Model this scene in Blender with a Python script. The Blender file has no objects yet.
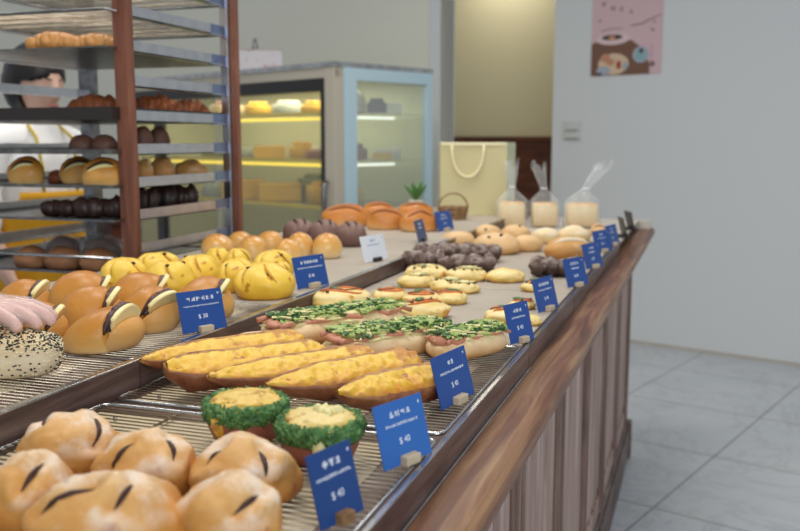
import bpy, bmesh, math, random
from mathutils import Vector, Matrix, noise
C = bpy.context.scene.collection
random.seed(7)
PI = math.pi

# ------------------------------------------------------------------ camera model
FPX = 900.0; CH = 1.30
PSI = math.atan(307*math.cos(math.atan(125/900))/900); TH = math.atan(125/900)
RV = Vector((math.cos(PSI), math.sin(PSI), 0))
FV = Vector((-math.sin(PSI)*math.cos(TH), math.cos(PSI)*math.cos(TH), -math.sin(TH)))
UV = RV.cross(FV)
CAM = Vector((0, 0, CH))
def ray(x, y): return FV + RV*((x-400)/FPX) + UV*((265.5-y)/FPX)
def at(x, y, z):
    d = ray(x, y); return CAM + d*((z-CH)/d.z)
def atX(x, y, X):
    d = ray(x, y); return CAM + d*(X/d.x)
def atD(x, y, D): return CAM + ray(x, y)*D
def depth(p): return (Vector(p)-CAM).dot(FV)
ZF, ZR, ZT = .984, 1.0145, .947          # front tier, rear tier, wooden rail

# ------------------------------------------------------------------ materials
def lin(h):
    h = h.lstrip('#'); r = []
    for i in (0, 2, 4):
        c = int(h[i:i+2], 16)/255
        r.append(c/12.92 if c <= .04045 else ((c+.055)/1.055)**2.4)
    return (*r, 1)
def newmat(name):
    m = bpy.data.materials.new(name); m.use_nodes = True
    nt = m.node_tree; b = nt.nodes['Principled BSDF']
    return m, nt, b
def plain(name, col, rough=.5, metal=0, spec=.5, emit=None, es=0, alpha=1, trans=0):
    m, nt, b = newmat(name)
    b.inputs['Base Color'].default_value = lin(col); b.inputs['Roughness'].default_value = rough
    b.inputs['Metallic'].default_value = metal; b.inputs['Specular IOR Level'].default_value = spec
    b.inputs['Alpha'].default_value = alpha; b.inputs['Transmission Weight'].default_value = trans
    if emit: b.inputs['Emission Color'].default_value = lin(emit); b.inputs['Emission Strength'].default_value = es
    return m
def ramp(nt, stops, interp='LINEAR'):
    n = nt.nodes.new('ShaderNodeValToRGB'); e = n.color_ramp; e.interpolation = interp
    while len(e.elements) < len(stops): e.elements.new(.5)
    for el, (p, c) in zip(e.elements, stops): el.position = p; el.color = lin(c)
    return n
def noisen(nt, scale, detail=4, rough=.55, src='Object', dist=0, vec=None):
    n = nt.nodes.new('ShaderNodeTexNoise'); n.inputs['Scale'].default_value = scale
    n.inputs['Detail'].default_value = detail; n.inputs['Roughness'].default_value = rough; n.inputs['Distortion'].default_value = dist
    if vec is None:
        t = nt.nodes.new('ShaderNodeTexCoord'); vec = t.outputs[src]
    nt.links.new(vec, n.inputs['Vector']); return n
def mapn(nt, scale, src='Object', rot=(0, 0, 0)):
    t = nt.nodes.new('ShaderNodeTexCoord'); m = nt.nodes.new('ShaderNodeMapping')
    m.inputs['Scale'].default_value = scale; m.inputs['Rotation'].default_value = rot
    nt.links.new(t.outputs[src], m.inputs['Vector']); return m.outputs['Vector']
def mix(nt, fac, a, b, mode='MIX'):
    n = nt.nodes.new('ShaderNodeMix'); n.data_type = 'RGBA'; n.blend_type = mode
    for s, v in ((0, fac), (6, a), (7, b)):
        if hasattr(v, 'is_output') or hasattr(v, 'links'): nt.links.new(v, n.inputs[s])
        else: n.inputs[s].default_value = v if s == 0 else (lin(v) if isinstance(v, str) else v)
    return n.outputs[2]
def bumpn(nt, b, h, strength=.3, dist=.004):
    n = nt.nodes.new('ShaderNodeBump'); n.inputs['Strength'].default_value = strength; n.inputs['Distance'].default_value = dist
    nt.links.new(h, n.inputs['Height']); nt.links.new(n.outputs[0], b.inputs['Normal'])
def math2(nt, op, a, b=0, clamp=False):
    n = nt.nodes.new('ShaderNodeMath'); n.operation = op; n.use_clamp = clamp
    for s, v in ((0, a), (1, b)):
        if hasattr(v, 'links'): nt.links.new(v, n.inputs[s])
        else: n.inputs[s].default_value = v
    return n.outputs[0]
def bread(name, stops, nscale=9, namp=.35, rough=.45, spots=None, spotscale=60, spotth=.62, flour=None, flourscale=14, flourth=(.5, .66), bump=.25, coat=0):
    """baked dough: crust colour runs from the pale foot to the browned crown"""
    m, nt, b = newmat(name)
    t = nt.nodes.new('ShaderNodeTexCoord'); s = nt.nodes.new('ShaderNodeSeparateXYZ'); nt.links.new(t.outputs['Generated'], s.inputs[0])
    n = noisen(nt, nscale*2.2, 4)
    v = math2(nt, 'ADD', s.outputs[2], math2(nt, 'MULTIPLY', math2(nt, 'SUBTRACT', n.outputs[0], .5), namp*2))
    r = ramp(nt, stops); nt.links.new(v, r.inputs[0]); col = r.outputs[0]
    f = noisen(nt, 240, 2)
    if spots:
        n2 = noisen(nt, spotscale, 3); rr = ramp(nt, [(spotth, '#000000'), (spotth+.06, '#ffffff')]); nt.links.new(n2.outputs[0], rr.inputs[0])
        col = mix(nt, rr.outputs[0], col, spots)
    if flour:
        n3 = noisen(nt, flourscale, 5, .65); rr = ramp(nt, [(flourth[0], '#000000'), (flourth[1], '#d8d8d8')]); nt.links.new(n3.outputs[0], rr.inputs[0])
        up = math2(nt, 'MULTIPLY', rr.outputs[0], ramp_z(nt, s.outputs[2]))
        col = mix(nt, up, col, flour)
    nt.links.new(col, b.inputs['Base Color'])
    b.inputs['Roughness'].default_value = rough; b.inputs['Coat Weight'].default_value = coat; b.inputs['Coat Roughness'].default_value = .25
    b.inputs['Subsurface Weight'].default_value = 0
    n4 = noisen(nt, 90, 5); bumpn(nt, b, n4.outputs[0], bump, .003)
    return m
def ramp_z(nt, z):
    r = ramp(nt, [(.42, '#000000'), (.7, '#ffffff')]); nt.links.new(z, r.inputs[0]); return r.outputs[0]
def wood(name, a, b_, c_, scale=(3, 3, 40), rough=.45, rot=(0, 0, 0)):
    m, nt, b = newmat(name)
    v = mapn(nt, scale, 'Object', rot)
    n = noisen(nt, 1.6, 8, .6, dist=.6, vec=v)
    r = ramp(nt, [(.3, a), (.5, b_), (.68, c_)]); nt.links.new(n.outputs[0], r.inputs[0])
    nt.links.new(r.outputs[0], b.inputs['Base Color']); b.inputs['Roughness'].default_value = rough
    bumpn(nt, b, n.outputs[0], .25, .002); return m
def metal(name, col, rough=.25, dirt=None):
    m, nt, b = newmat(name)
    b.inputs['Metallic'].default_value = 1; b.inputs['Roughness'].default_value = rough
    n = noisen(nt, 25, 4)
    r = ramp(nt, [(.35, dirt or col), (.6, col)]); nt.links.new(n.outputs[0], r.inputs[0]); nt.links.new(r.outputs[0], b.inputs['Base Color'])
    return m
def glassy(name, tint='#ffffff', t=.9, rough=.05):
    m = bpy.data.materials.new(name); m.use_nodes = True; nt = m.node_tree; nt.nodes.clear()
    o = nt.nodes.new('ShaderNodeOutputMaterial'); tr = nt.nodes.new('ShaderNodeBsdfTransparent'); tr.inputs[0].default_value = lin(tint)
    g = nt.nodes.new('ShaderNodeBsdfGlossy'); g.inputs['Roughness'].default_value = rough
    d = nt.nodes.new('ShaderNodeBsdfDiffuse'); d.inputs[0].default_value = lin('#eef2f2')
    lw = nt.nodes.new('ShaderNodeLayerWeight'); lw.inputs[0].default_value = .25
    m1 = nt.nodes.new('ShaderNodeMixShader'); m2 = nt.nodes.new('ShaderNodeMixShader'); m2.inputs[0].default_value = t
    ge = nt.nodes.new('ShaderNodeNewGeometry')
    nt.links.new(math2(nt, 'MULTIPLY', lw.outputs['Fresnel'], math2(nt, 'SUBTRACT', 1.0, ge.outputs['Backfacing'])), m1.inputs[0]); nt.links.new(tr.outputs[0], m1.inputs[1]); nt.links.new(g.outputs[0], m1.inputs[2])
    nt.links.new(d.outputs[0], m2.inputs[1]); nt.links.new(m1.outputs[0], m2.inputs[2]); nt.links.new(m2.outputs[0], o.inputs[0])
    return m

M = {}
M['wall'] = plain('wall_paint', '#dadcdc', .85)
M['wallgrey'] = plain('grey_wall_paint', '#e4e2d4', .85)
M['beige'] = plain('beige_wall_paint', '#c9bf9c', .85)
M['wains'] = wood('dark_red_wood', '#3c1c10', '#5a2c18', '#6d3a20', (2, 2, 14))
M['post'] = wood('red_brown_wood', '#5a3222', '#744632', '#875640', (20, 20, 2), .4)
M['rail'] = wood('walnut_rail', '#3a1d10', '#74472c', '#a07a56', (28, 1.6, 28), .38)
M['panel'] = wood('weathered_panel_wood', '#7d6258', '#a3887d', '#c2aca2', (18, 18, 1.3), .5)
M['panel_dark'] = wood('dark_stile_wood', '#503a32', '#765c51', '#93796d', (18, 18, 1.3), .5)
M['plinth'] = wood('scuffed_plinth_wood', '#3a2822', '#6a564e', '#a0938f', (6, 2, 9), .5)
M['fascia'] = wood('bronze_brown_fascia', '#3d2a26', '#5b4540', '#75605a', (10, 3, 40), .35)
M['switchwhite'] = plain('switch_white', '#cfd0cc', .4)
M['steel'] = metal('brushed_steel', '#c9c9c9', .22, '#a9a9ab')
M['steel_dark'] = metal('dull_steel', '#8d8d8f', .3, '#6a6a6c')
M['runner'] = metal('rack_steel', '#d4d5d8', .28, '#c6c8cc')
M['bracket'] = metal('blue_grey_steel', '#8fa0c4', .3, '#7f90b4')
M['wire'] = metal('wire_steel', '#d2c4ae', .3, '#a89a88')
M['black_tray'] = plain('black_tray', '#2a2321', .35)
M['tray'] = metal('tray_steel', '#8f8d89', .35, '#6d6b68')
M['deck'] = plain('deck_laminate', '#6d564a', .5)
M['carcass'] = plain('carcass_board', '#5a453b', .6)
M['cardblue'] = plain('blue_card', '#1c4a94', .45)
M['cardnavy'] = plain('navy_card', '#25406e', .45)
M['cardwhite'] = plain('white_card', '#dfe3ea', .5)
M['printwhite'] = plain('white_print', '#e6ecf5', .5)
M['printblue'] = plain('pale_blue_print', '#8fa6cc', .5)
M['clip'] = plain('beige_wood_clip', '#c9b698', .5)
M['clipdark'] = plain('black_clip', '#2b2622', .4)
def paper(name, a, b_):
    m, nt, b = newmat(name); n = noisen(nt, 7, 4); r = ramp(nt, [(.3, a), (.7, b_)]); nt.links.new(n.outputs[0], r.inputs[0])
    nt.links.new(r.outputs[0], b.inputs['Base Color']); b.inputs['Roughness'].default_value = .6; return m
M['cream'] = paper('cream_parchment', '#cdbb98', '#dccdb0')
M['mat'] = paper('grey_baking_sheet', '#a79c8d', '#b5aa9b')
M['board'] = paper('pale_board', '#b9b1a6', '#c6bfb4')
# doughs
M['bunTop'] = bread('golden_bun_crust', [(0, '#e2bd86'), (.25, '#dca85a'), (.6, '#c98a34'), (1, '#bb7725')], 7, .22, .42, spots='#b87636', spotscale=90, spotth=.68, coat=.06)
M['bunBot'] = bread('pale_bun_foot', [(0, '#dcb27c'), (.5, '#d6a25a'), (1, '#d09446')], 7, .25, .5)
M['bean'] = bread('red_bean_paste', [(0, '#2f1a1a'), (1, '#5a3a3c')], 40, .4, .5, bump=.8)
M['butter'] = plain('pale_butter', '#f5e6a8', .4)
M['yellow'] = bread('yellow_dough', [(0, '#d79e24'), (.3, '#eec03a'), (.75, '#f2cb50'), (1, '#ecc244')], 6, .25, .42, spots='#bd7f20', spotscale=42, spotth=.635)
M['foldbrown'] = plain('browned_fold', '#c4902a', .5)
M['glossy'] = bread('glossy_brown_crust', [(0, '#efd9ad'), (.3, '#e9c488'), (.55, '#dea956'), (1, '#cf8c38')], 7, .35, .3, flour='#f3e3c4', flourscale=12, flourth=(.5, .68), coat=.2)
M['choco'] = bread('cocoa_crust', [(0, '#5a3e36'), (.5, '#7a5c52'), (1, '#8d7066')], 9, .3, .6)
M['chocoDark'] = bread('dark_chocolate', [(0, '#2a1a16'), (.5, '#3d2822'), (1, '#4d3630')], 9, .3, .45)
M['brown'] = bread('amber_crust', [(0, '#e3b277'), (.35, '#d3893f'), (.7, '#c57a2f'), (1, '#b4661f')], 8, .3, .4, coat=.1)
M['dust'] = bread('dusted_crust', [(0, '#96561f'), (.3, '#c5843a'), (.6, '#d39a52'), (.85, '#dcac6c'), (1, '#e6c496')], 11, .5, .55, flour='#f3ece4', flourscale=15, flourth=(.46, .60), spots='#a8642a', spotscale=26, spotth=.62)
M['slit'] = plain('dark_cut', '#3a1c10', .6)
M['cutbrown'] = plain('brown_cut', '#9a5a24', .6)
M['cutpale'] = plain('pale_cut', '#ead8ba', .6)
M['crust'] = bread('toast_crust', [(0, '#7c4630'), (.5, '#935a3a'), (.85, '#b07844'), (1, '#c89450')], 20, .9, .5, spots='#7a3f24', spotscale=30, spotth=.6, bump=.6)
M['cheese'] = bread('yellow_cheese_topping', [(0, '#cc8622'), (.35, '#e2aa30'), (.7, '#ecc044'), (1, '#efc856')], 22, .8, .45, spots='#c88a38', spotscale=20, spotth=.53, bump=.7)
M['cheesePale'] = bread('pale_cheese_top', [(0, '#d8a848'), (.4, '#e6c46a'), (1, '#eed896')], 22, .7, .45, spots='#c9a04a', spotscale=60, spotth=.58, bump=.5)
nt = M['cheese'].node_tree; b = nt.nodes['Principled BSDF']; old = b.inputs['Base Color'].links[0].from_socket
t_ = nt.nodes.new('ShaderNodeTexCoord'); s_ = nt.nodes.new('ShaderNodeSeparateXYZ'); nt.links.new(t_.outputs['Generated'], s_.inputs[0])
e_ = math2(nt, 'MULTIPLY', math2(nt, 'ABSOLUTE', math2(nt, 'SUBTRACT', s_.outputs[1], .5)), 2.0)
e_ = math2(nt, 'ADD', e_, math2(nt, 'MULTIPLY', math2(nt, 'SUBTRACT', noisen(nt, 30, 4).outputs[0], .5), 1.3))
r_ = ramp(nt, [(.62, '#000000'), (.95, '#ffffff')]); nt.links.new(e_, r_.inputs[0])
nt.links.new(mix(nt, r_.outputs[0], old, '#b87a34'), b.inputs['Base Color'])
M['cheeseGold'] = bread('golden_cheese_top', [(0, '#cf9a34'), (.4, '#dfb548'), (1, '#e8c668')], 22, .7, .45, spots='#c08c34', spotscale=50, spotth=.56, bump=.5)
M['redcup'] = bread('red_brown_cup', [(0, '#8a4a38'), (.6, '#9d5c48'), (1, '#b0755c')], 12, .4, .5, spots='#b98a66', spotscale=40, spotth=.68)
def leafy(name, a, b_, c_):
    m, nt, b = newmat(name); n = noisen(nt, 130, 3); r = ramp(nt, [(.3, a), (.5, b_), (.72, c_)]); nt.links.new(n.outputs[0], r.inputs[0])
    nt.links.new(r.outputs[0], b.inputs['Base Color']); b.inputs['Roughness'].default_value = .6
    bumpn(nt, b, n.outputs[0], .8, .004); return m
M['parsley'] = leafy('chopped_parsley', '#2c5226', '#4c7a3c', '#84a866')
M['greenD'] = plain('dark_scallion', '#3a6030', .55)
M['greenL'] = plain('light_scallion', '#a3b768', .55)
M['shred'] = plain('melted_cheese_shred', '#e7dc9c', .5)
M['ham'] = plain('red_ham', '#c9876a', .45)
M['loaf'] = bread('soft_loaf_crust', [(0, '#c98a4a'), (.35, '#e0b27c'), (.7, '#ebcb9c'), (1, '#eed6ac')], 9, .4, .5)
M['pastry'] = bread('pale_pastry', [(0, '#d8a048'), (.35, '#ecca74'), (.7, '#f2dc9c'), (1, '#eac66c')], 10, .35, .42, spots='#d4922e', spotscale=34, spotth=.62)
M['pepper'] = plain('orange_pepper', '#d4702c', .4)
M['leaf'] = plain('green_leaf', '#50703c', .5)
M['olive'] = plain('dark_olive_bits', '#3a2a1e', .4)
M['sauce'] = plain('brown_sauce', '#7a3d18', .4)
M['braid'] = bread('sugared_chocolate_braid', [(0, '#35241e'), (.5, '#574038'), (1, '#6d564c')], 24, .7, .5, flour='#b9aaa0', flourscale=60, flourth=(.44, .62))
M['cookie'] = bread('tan_soft_bread', [(0, '#cf9c5c'), (.4, '#dfb47a'), (1, '#e2bd8c')], 9, .3, .5, flour='#efe0c6', flourscale=10, flourth=(.58, .75))
M['pale'] = bread('flour_white_bun', [(0, '#d6a967'), (.4, '#e2c38a'), (1, '#efdcb4')], 9, .25, .55, flour='#f8f2e6', flourscale=9, flourth=(.45, .62))
M['toastloaf'] = bread('bagged_white_loaf', [(0, '#d8b070'), (.5, '#e6cc98'), (.85, '#ead6a8'), (1, '#d9a862')], 12, .3, .55)
M['rustic'] = bread('rustic_crust', [(0, '#a9682c'), (.4, '#cf9450'), (1, '#d8a765')], 8, .5, .5, flour='#efe6da', flourscale=16, flourth=(.5, .62), spots='#6b3d1c', spotscale=22, spotth=.64)
M['raisin'] = plain('raisin', '#42201a', .4)
M['dimbun'] = bread('brown_roll_crust', [(0, '#7d543a'), (.5, '#a2704a'), (1, '#8a5a3a')], 9, .3, .5)
M['darkbun'] = bread('dark_rye_crust', [(0, '#54352a'), (.5, '#6f4a3a'), (1, '#7d5848')], 9, .3, .55)
M['croiss'] = bread('croissant_crust', [(0, '#c98a46'), (.5, '#d79b58'), (1, '#c4823e')], 9, .4, .45)
M['redbrown'] = bread('red_brown_loaf', [(0, '#7a3c1e'), (.5, '#9a5530'), (1, '#a8643c')], 12, .5, .5)
M['sesdough'] = bread('white_dough', [(0, '#e3cfa8'), (.5, '#e9d8b4'), (1, '#ddb984')], 8, .3, .5)
M['sesblack'] = plain('black_sesame', '#231f1d', .4)
M['seswhite'] = plain('white_sesame', '#ecdcb4', .4)
M['film'] = glassy('clear_plastic_film', '#ffffff', .86, .12)
M['glass'] = glassy('case_glass', '#f4f3ee', .93, .02)
M['reflectglass'] = glassy('end_glass_painted_reflection', '#eef4f4', .84, .05)  # larger diffuse share paints in the pale reflection on the end pane
M['skin'] = plain('skin', '#dcb2a2', .5)
M['skin2'] = plain('warm_skin', '#d9b09c', .5)
M['glove'] = glassy('thin_plastic_glove', '#fff6f4', .80, .25)
M['hair'] = plain('black_hair', '#191313', .4)
M['shirt'] = plain('white_shirt', '#f4f3f2', .8)
M['apron'] = plain('yellow_apron', '#d89d10', .8)
M['strap'] = plain('olive_yellow_strap', '#c2a83c', .8)
M['trouser'] = plain('dark_trousers', '#2c2b2d', .8)
M['lips'] = plain('lips', '#b0605c', .4)
M['casewhite'] = plain('case_blue_white_frame', '#b4cdd6', .4)
M['casebeige'] = plain('case_beige_panel', '#b8b09f', .45)
M['caseblack'] = plain('case_black_frame', '#1f1c1c', .35)
M['casein'] = plain('case_inner_panel', '#cfcf9e', .6)
M['shelfglass'] = plain('shelf_pale_green', '#b7c2a0', .3)
M['shelfyellow'] = plain('yellow_shelf_strip', '#e3cb1e', .4)
M['tube'] = plain('lit_tube', '#ffffff', .4, emit='#fffbe8', es=1.6)
M['tubeyellow'] = plain('lit_yellow_strip', '#e8d23c', .4, emit='#ffe24a', es=1.3)
M['bagpaper'] = plain('cream_paper_bag', '#ccc294', .7)
M['bagside'] = plain('sage_paper_bag_gusset', '#bcc0a0', .7)
M['cord'] = plain('cream_cord', '#ece3bb', .6)
M['pink'] = plain('pink_poster_paper', '#d9b8bc', .7)
M['wicker'] = wood('wicker', '#6b4a2c', '#8d6a44', '#a5835a', (30, 30, 30))
M['pot'] = plain('pot_ceramic', '#c8c2b4', .5)
M['plant'] = plain('plant_leaf', '#4f7f3c', .5)

# ------------------------------------------------------------------ object helpers
def tag(o, label=None, cat=None, group=None, kind=None):
    if label: o['label'] = label
    if cat: o['category'] = cat
    if group: o['group'] = group
    if kind: o['kind'] = kind
    return o
def thing(name, label, cat, loc=(0, 0, 0), rz=0, group=None, rot=None):
    o = bpy.data.objects.new(name, None); C.objects.link(o); o.empty_display_size = .05
    o.location = loc; o.rotation_euler = rot or (0, 0, rz)
    return tag(o, label, cat, group)
def obj(name, bm, mat, parent=None, smooth=True, loc=None, rz=0):
    me = bpy.data.meshes.new(name); bm.normal_update(); bm.to_mesh(me); bm.free()
    mats = mat if isinstance(mat, (list, tuple)) else [mat]
    for k in mats: me.materials.append(M[k])
    if smooth:
        for p in me.polygons: p.use_smooth = True
    o = bpy.data.objects.new(name, me); C.objects.link(o)
    if parent: o.parent = parent
    if loc is not None: o.location = loc
    o.rotation_euler.z = rz
    return o
def struct(name, bm, mat, parent=None, smooth=False):
    o = obj(name, bm, mat, parent, smooth)
    if not parent: o['kind'] = 'structure'
    return o
def NB(): return bmesh.new()
def box(bm, x0, x1, y0, y1, z0, z1, bev=0, mi=0, mtx=None):
    r = bmesh.ops.create_cube(bm, size=1); vs = r['verts']
    for v in vs: v.co = Vector(((x0+x1)/2+v.co.x*(x1-x0), (y0+y1)/2+v.co.y*(y1-y0), (z0+z1)/2+v.co.z*(z1-z0)))
    fs = {f for v in vs for f in v.link_faces}
    for f in fs: f.material_index = mi
    if bev:
        es = {e for v in vs for e in v.link_edges}
        r = bmesh.ops.bevel(bm, geom=list(es), offset=bev, segments=2, affect='EDGES', profile=.5)
        vs = list({v for f in r['faces'] for v in f.verts} | {v for v in vs if v.is_valid})
        for f in r['faces']: f.material_index = mi
    if mtx:
        for v in {v for v in vs if v.is_valid}: v.co = mtx @ v.co
    return bm
def tube(bm, pts, r, n=8, caps=True):
    """tapered tube through pts; r is a number or one radius per point"""
    pts = [Vector(p) for p in pts]; rs = r if isinstance(r, (list, tuple)) else [r]*len(pts)
    rings = []; up = None
    for i, p in enumerate(pts):
        t = (pts[min(i+1, len(pts)-1)]-pts[max(i-1, 0)]).normalized()
        if up is None:
            up = Vector((0, 0, 1)) if abs(t.z) < .9 else Vector((1, 0, 0))
        a = t.cross(up).normalized(); up = a.cross(t).normalized()
        rings.append([bm.verts.new(p+(a*math.cos(2*PI*k/n)+up*math.sin(2*PI*k/n))*rs[i]) for k in range(n)])
    for a, b in zip(rings, rings[1:]):
        for k in range(n): bm.faces.new((a[k], a[(k+1) % n], b[(k+1) % n], b[k]))
    if caps:
        bm.faces.new(rings[0][::-1]); bm.faces.new(rings[-1])
    return bm
def lathe(bm, prof, n=32, noise_f=None, cap0=True, cap1=True):
    rings = []
    for (r, z) in prof:
        ring = []
        for k in range(n):
            a = 2*PI*k/n; p = Vector((r*math.cos(a), r*math.sin(a), z))
            if noise_f: p = noise_f(p, a)
            ring.append(bm.verts.new(p))
        rings.append(ring)
    for a, b in zip(rings, rings[1:]):
        for k in range(n): bm.faces.new((a[k], a[(k+1) % n], b[(k+1) % n], b[k]))
    if cap0: bm.faces.new(rings[0][::-1])
    if cap1: bm.faces.new(rings[-1])
    return bm
def nz(p, f, s): return noise.noise(Vector((p[0]*f+s*3.1, p[1]*f-s*1.7, p[2]*f+s*.7)))

class Lump:
    """a baked dough body: flattened below, domed above; surf(az, el) gives a point of its crust"""
    def __init__(s, rx, ry, h, seed=0, amp=.05, nf=1.6, px=2.0, flat=.45, grooves=None, fine=0, sq=1):
        s.sq = sq; s.rx, s.ry, s.h, s.seed, s.amp, s.nf, s.px, s.flat, s.grooves, s.fine = rx, ry, h, seed, amp, nf, px, flat, grooves, fine
    def pt(s, d):
        d = Vector(d).normalized(); x, y, z = d
        if s.px != 2:
            k = (abs(x)**s.px+abs(y)**s.px)**(1/s.px); e = math.hypot(x, y)
            if k > 1e-6: f = 1+(e/k-1)*min(1, e*1.2); x *= f; y *= f
        if s.sq != 1:
            e = max(1e-6, math.hypot(x, y)); x *= e**(s.sq-1); y *= e**(s.sq-1); z = math.copysign(abs(z)**s.sq, z)
        r = 1+s.amp*nz(d, s.nf, s.seed)*1.6
        if s.fine: r += s.fine*nz(d, s.nf*4.5, s.seed+9)
        if s.grooves: r += s.grooves(d)
        x, y, z = x*r, y*r, z*r
        fl = s.flat
        if z < -fl: 
            k = (-z-fl)/max(1e-3, 1-fl)
            x *= 1-.18*k; y *= 1-.18*k; z = -fl-.03*(1-k)*0
        return Vector((x*s.rx, y*s.ry, (z+fl)/(1+fl)*s.h))
    def mesh(s, bm=None, nu=40, nv=26, mi=0):
        bm = bm or NB(); rows = []
        for j in range(1, nv):
            el = -PI/2+PI*j/nv
            rows.append([bm.verts.new(s.pt((math.cos(el)*math.cos(2*PI*k/nu), math.cos(el)*math.sin(2*PI*k/nu), math.sin(el)))) for k in range(nu)])
        b = bm.verts.new(s.pt((0, 0, -1))); t = bm.verts.new(s.pt((0, 0, 1))); fs = []
        for a, c in zip(rows, rows[1:]):
            for k in range(nu): fs.append(bm.faces.new((a[k], a[(k+1) % nu], c[(k+1) % nu], c[k])))
        for k in range(nu):
            fs.append(bm.faces.new((b, rows[0][(k+1) % nu], rows[0][k]))); fs.append(bm.faces.new((t, rows[-1][k], rows[-1][(k+1) % nu])))
        for f in fs: f.material_index = mi
        return bm
    def at(s, az, el): return s.pt((math.cos(el)*math.cos(az), math.cos(el)*math.sin(az), math.sin(el)))
    def arc(s, a0, e0, a1, e1, n=9):
        p0 = Vector((math.cos(e0)*math.cos(a0), math.cos(e0)*math.sin(a0), math.sin(e0))); p1 = Vector((math.cos(e1)*math.cos(a1), math.cos(e1)*math.sin(a1), math.sin(e1)))
        return [s.pt(p0.lerp(p1, i/(n-1))) for i in range(n)]
def blob(bm, c, r, seed=0, amp=.1, nf=1.5, sub=2, rot=None, mi=0):
    r = r if isinstance(r, (tuple, list)) else (r, r, r)
    g = bmesh.ops.create_icosphere(bm, subdivisions=sub, radius=1); rm = Matrix.Rotation(rot, 3, 'Z') if isinstance(rot, (int, float)) else (rot or Matrix.Identity(3))
    for v in g['verts']:
        k = 1+amp*nz(v.co, nf, seed)*1.6
        v.co = Vector(c)+rm @ Vector((v.co.x*r[0]*k, v.co.y*r[1]*k, v.co.z*r[2]*k))
    for f in {f for v in g['verts'] for f in v.link_faces}: f.material_index = mi
    return bm
def fit(b, z, dep=.92):
    """centre, radius and height of a round loaf standing on height z and filling the frame box b"""
    x0, y0, x1, y1 = b; cx = (x0+x1)/2
    p = at(cx, y1, z); v = Vector((p.x, p.y, 0)).normalized(); D = depth(p)
    for _ in range(4):
        w = (x1-x0)*D/FPX; c = p+v*(w/2*dep*.82); D = depth(c)
    ph = math.atan2(CH-z, math.hypot(c.x, c.y)); app = (y1-y0)*depth(c)/FPX
    h = (app-.42*w*dep*math.sin(ph))/math.cos(ph)
    return c, w/2, max(.3*w, min(.95*w, h))
VY = PI/2+PSI   # heading of the view

# ------------------------------------------------------------------ setting
RA = math.radians(18.5)
AX = Vector((math.sin(RA), math.cos(RA), 0)); BX = Vector((math.cos(RA), -math.sin(RA), 0))
def slab(bm, o, u, v, w): # parallelepiped from corner o
    vs = [bm.verts.new(Vector(o)+Vector(u)*a+Vector(v)*b+Vector(w)*c) for c in (0, 1) for b in (0, 1) for a in (0, 1)]
    for f in ((0, 2, 3, 1), (4, 5, 7, 6), (0, 1, 5, 4), (2, 6, 7, 3), (0, 4, 6, 2), (1, 3, 7, 5)): bm.faces.new([vs[i] for i in f])
    bmesh.ops.recalc_face_normals(bm, faces=bm.faces[:])
    return bm
UPV = Vector((0, 0, 1))
W0 = at(634, 343, 0)            # a point of the foot of the white wall
def wall_hit(x, y, off=0):
    d = ray(x, y); return CAM+d*((W0-CAM).dot(AX)+off)/d.dot(AX)
# floor: large pale stone tiles laid square to the room
m, nt, b = newmat('stone_tile_floor')
v = mapn(nt, (1, 1, 1), 'Object', (0, 0, RA))
sep = nt.nodes.new('ShaderNodeSeparateXYZ'); nt.links.new(v, sep.inputs[0])
def groove(src, off):
    f = math2(nt, 'FRACT', math2(nt, 'DIVIDE', math2(nt, 'ADD', src, off), .66))
    return math2(nt, 'LESS_THAN', math2(nt, 'ABSOLUTE', math2(nt, 'SUBTRACT', f, .5)), .007)
TO = at(640, 519, 0); TP = at(646, 506, 0)
rotm = Matrix.Rotation(RA, 3, 'Z')
ua = (rotm @ Vector(TO)).x; va = (rotm @ Vector(TP)).y
gm = math2(nt, 'MAXIMUM', groove(sep.outputs[0], .33-ua+6.6), groove(sep.outputs[1], .33-va+6.6))
n = noisen(nt, 2.2, 8, .65, dist=1.5); r = ramp(nt, [(.3, '#c2c6cb'), (.5, '#c8ccd0'), (.7, '#cfd1d2')]); nt.links.new(n.outputs[0], r.inputs[0])
n2 = noisen(nt, 1.1, 6, .7, dist=3); r2 = ramp(nt, [(.47, '#ffffff'), (.5, '#ececea'), (.53, '#ffffff')]); nt.links.new(n2.outputs[0], r2.inputs[0])
col = mix(nt, 1.0, r.outputs[0], r2.outputs[0], 'MULTIPLY')
nt.links.new(mix(nt, math2(nt, 'MULTIPLY', gm, .8), col, '#7c7d7f'), b.inputs['Base Color']); b.inputs['Roughness'].default_value = .38
M['floor'] = m
bm = NB(); slab(bm, Vector((-9, -3, -.1)), (14, 0, 0), (0, 16, 0), (0, 0, .1)); struct('floor', bm, 'floor')
# white wall on the right, its end shows the mouth of the passage
e0 = wall_hit(552, 140); e0.z = 0
bm = NB(); slab(bm, e0, BX*3.4, AX*.18, UPV*3.2); struct('wall_right', bm, 'wall')
# grey wall behind the glass case
g1 = CAM+ray(440, 140)*5.7; g1.z = 0
bm = NB(); slab(bm, g1-BX*7, BX*7, AX*.15, UPV*3.2); struct('wall_left', bm, 'wallgrey')
bm = NB(); slab(bm, g1-BX*.075-AX*.012, BX*.075, AX*.17, UPV*3.2); struct('trim_1', bm, 'wall')
# back of the passage, beige above a wooden wainscot
k0 = CAM+ray(410, 140)*7.6; k0.z = 0
bm = NB(); slab(bm, k0, BX*3, AX*.15, UPV*3.2); struct('wall_back', bm, 'beige')
zt = CH+3.5/FPX*7.7
bm = NB(); slab(bm, k0-AX*.03, BX*3, AX*.03, UPV*(zt-.035)); struct('trim_2', bm, 'wains')
bm = NB(); slab(bm, k0-AX*.06+UPV*(zt-.035), BX*3, AX*.06, UPV*.035); struct('trim_3', bm, 'wains')
# thin joint at the foot of the white wall
bm = NB(); slab(bm, e0-AX*.006, BX*3.4, AX*.006, UPV*.02); struct('baseboard_right', bm, 'board')
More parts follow.
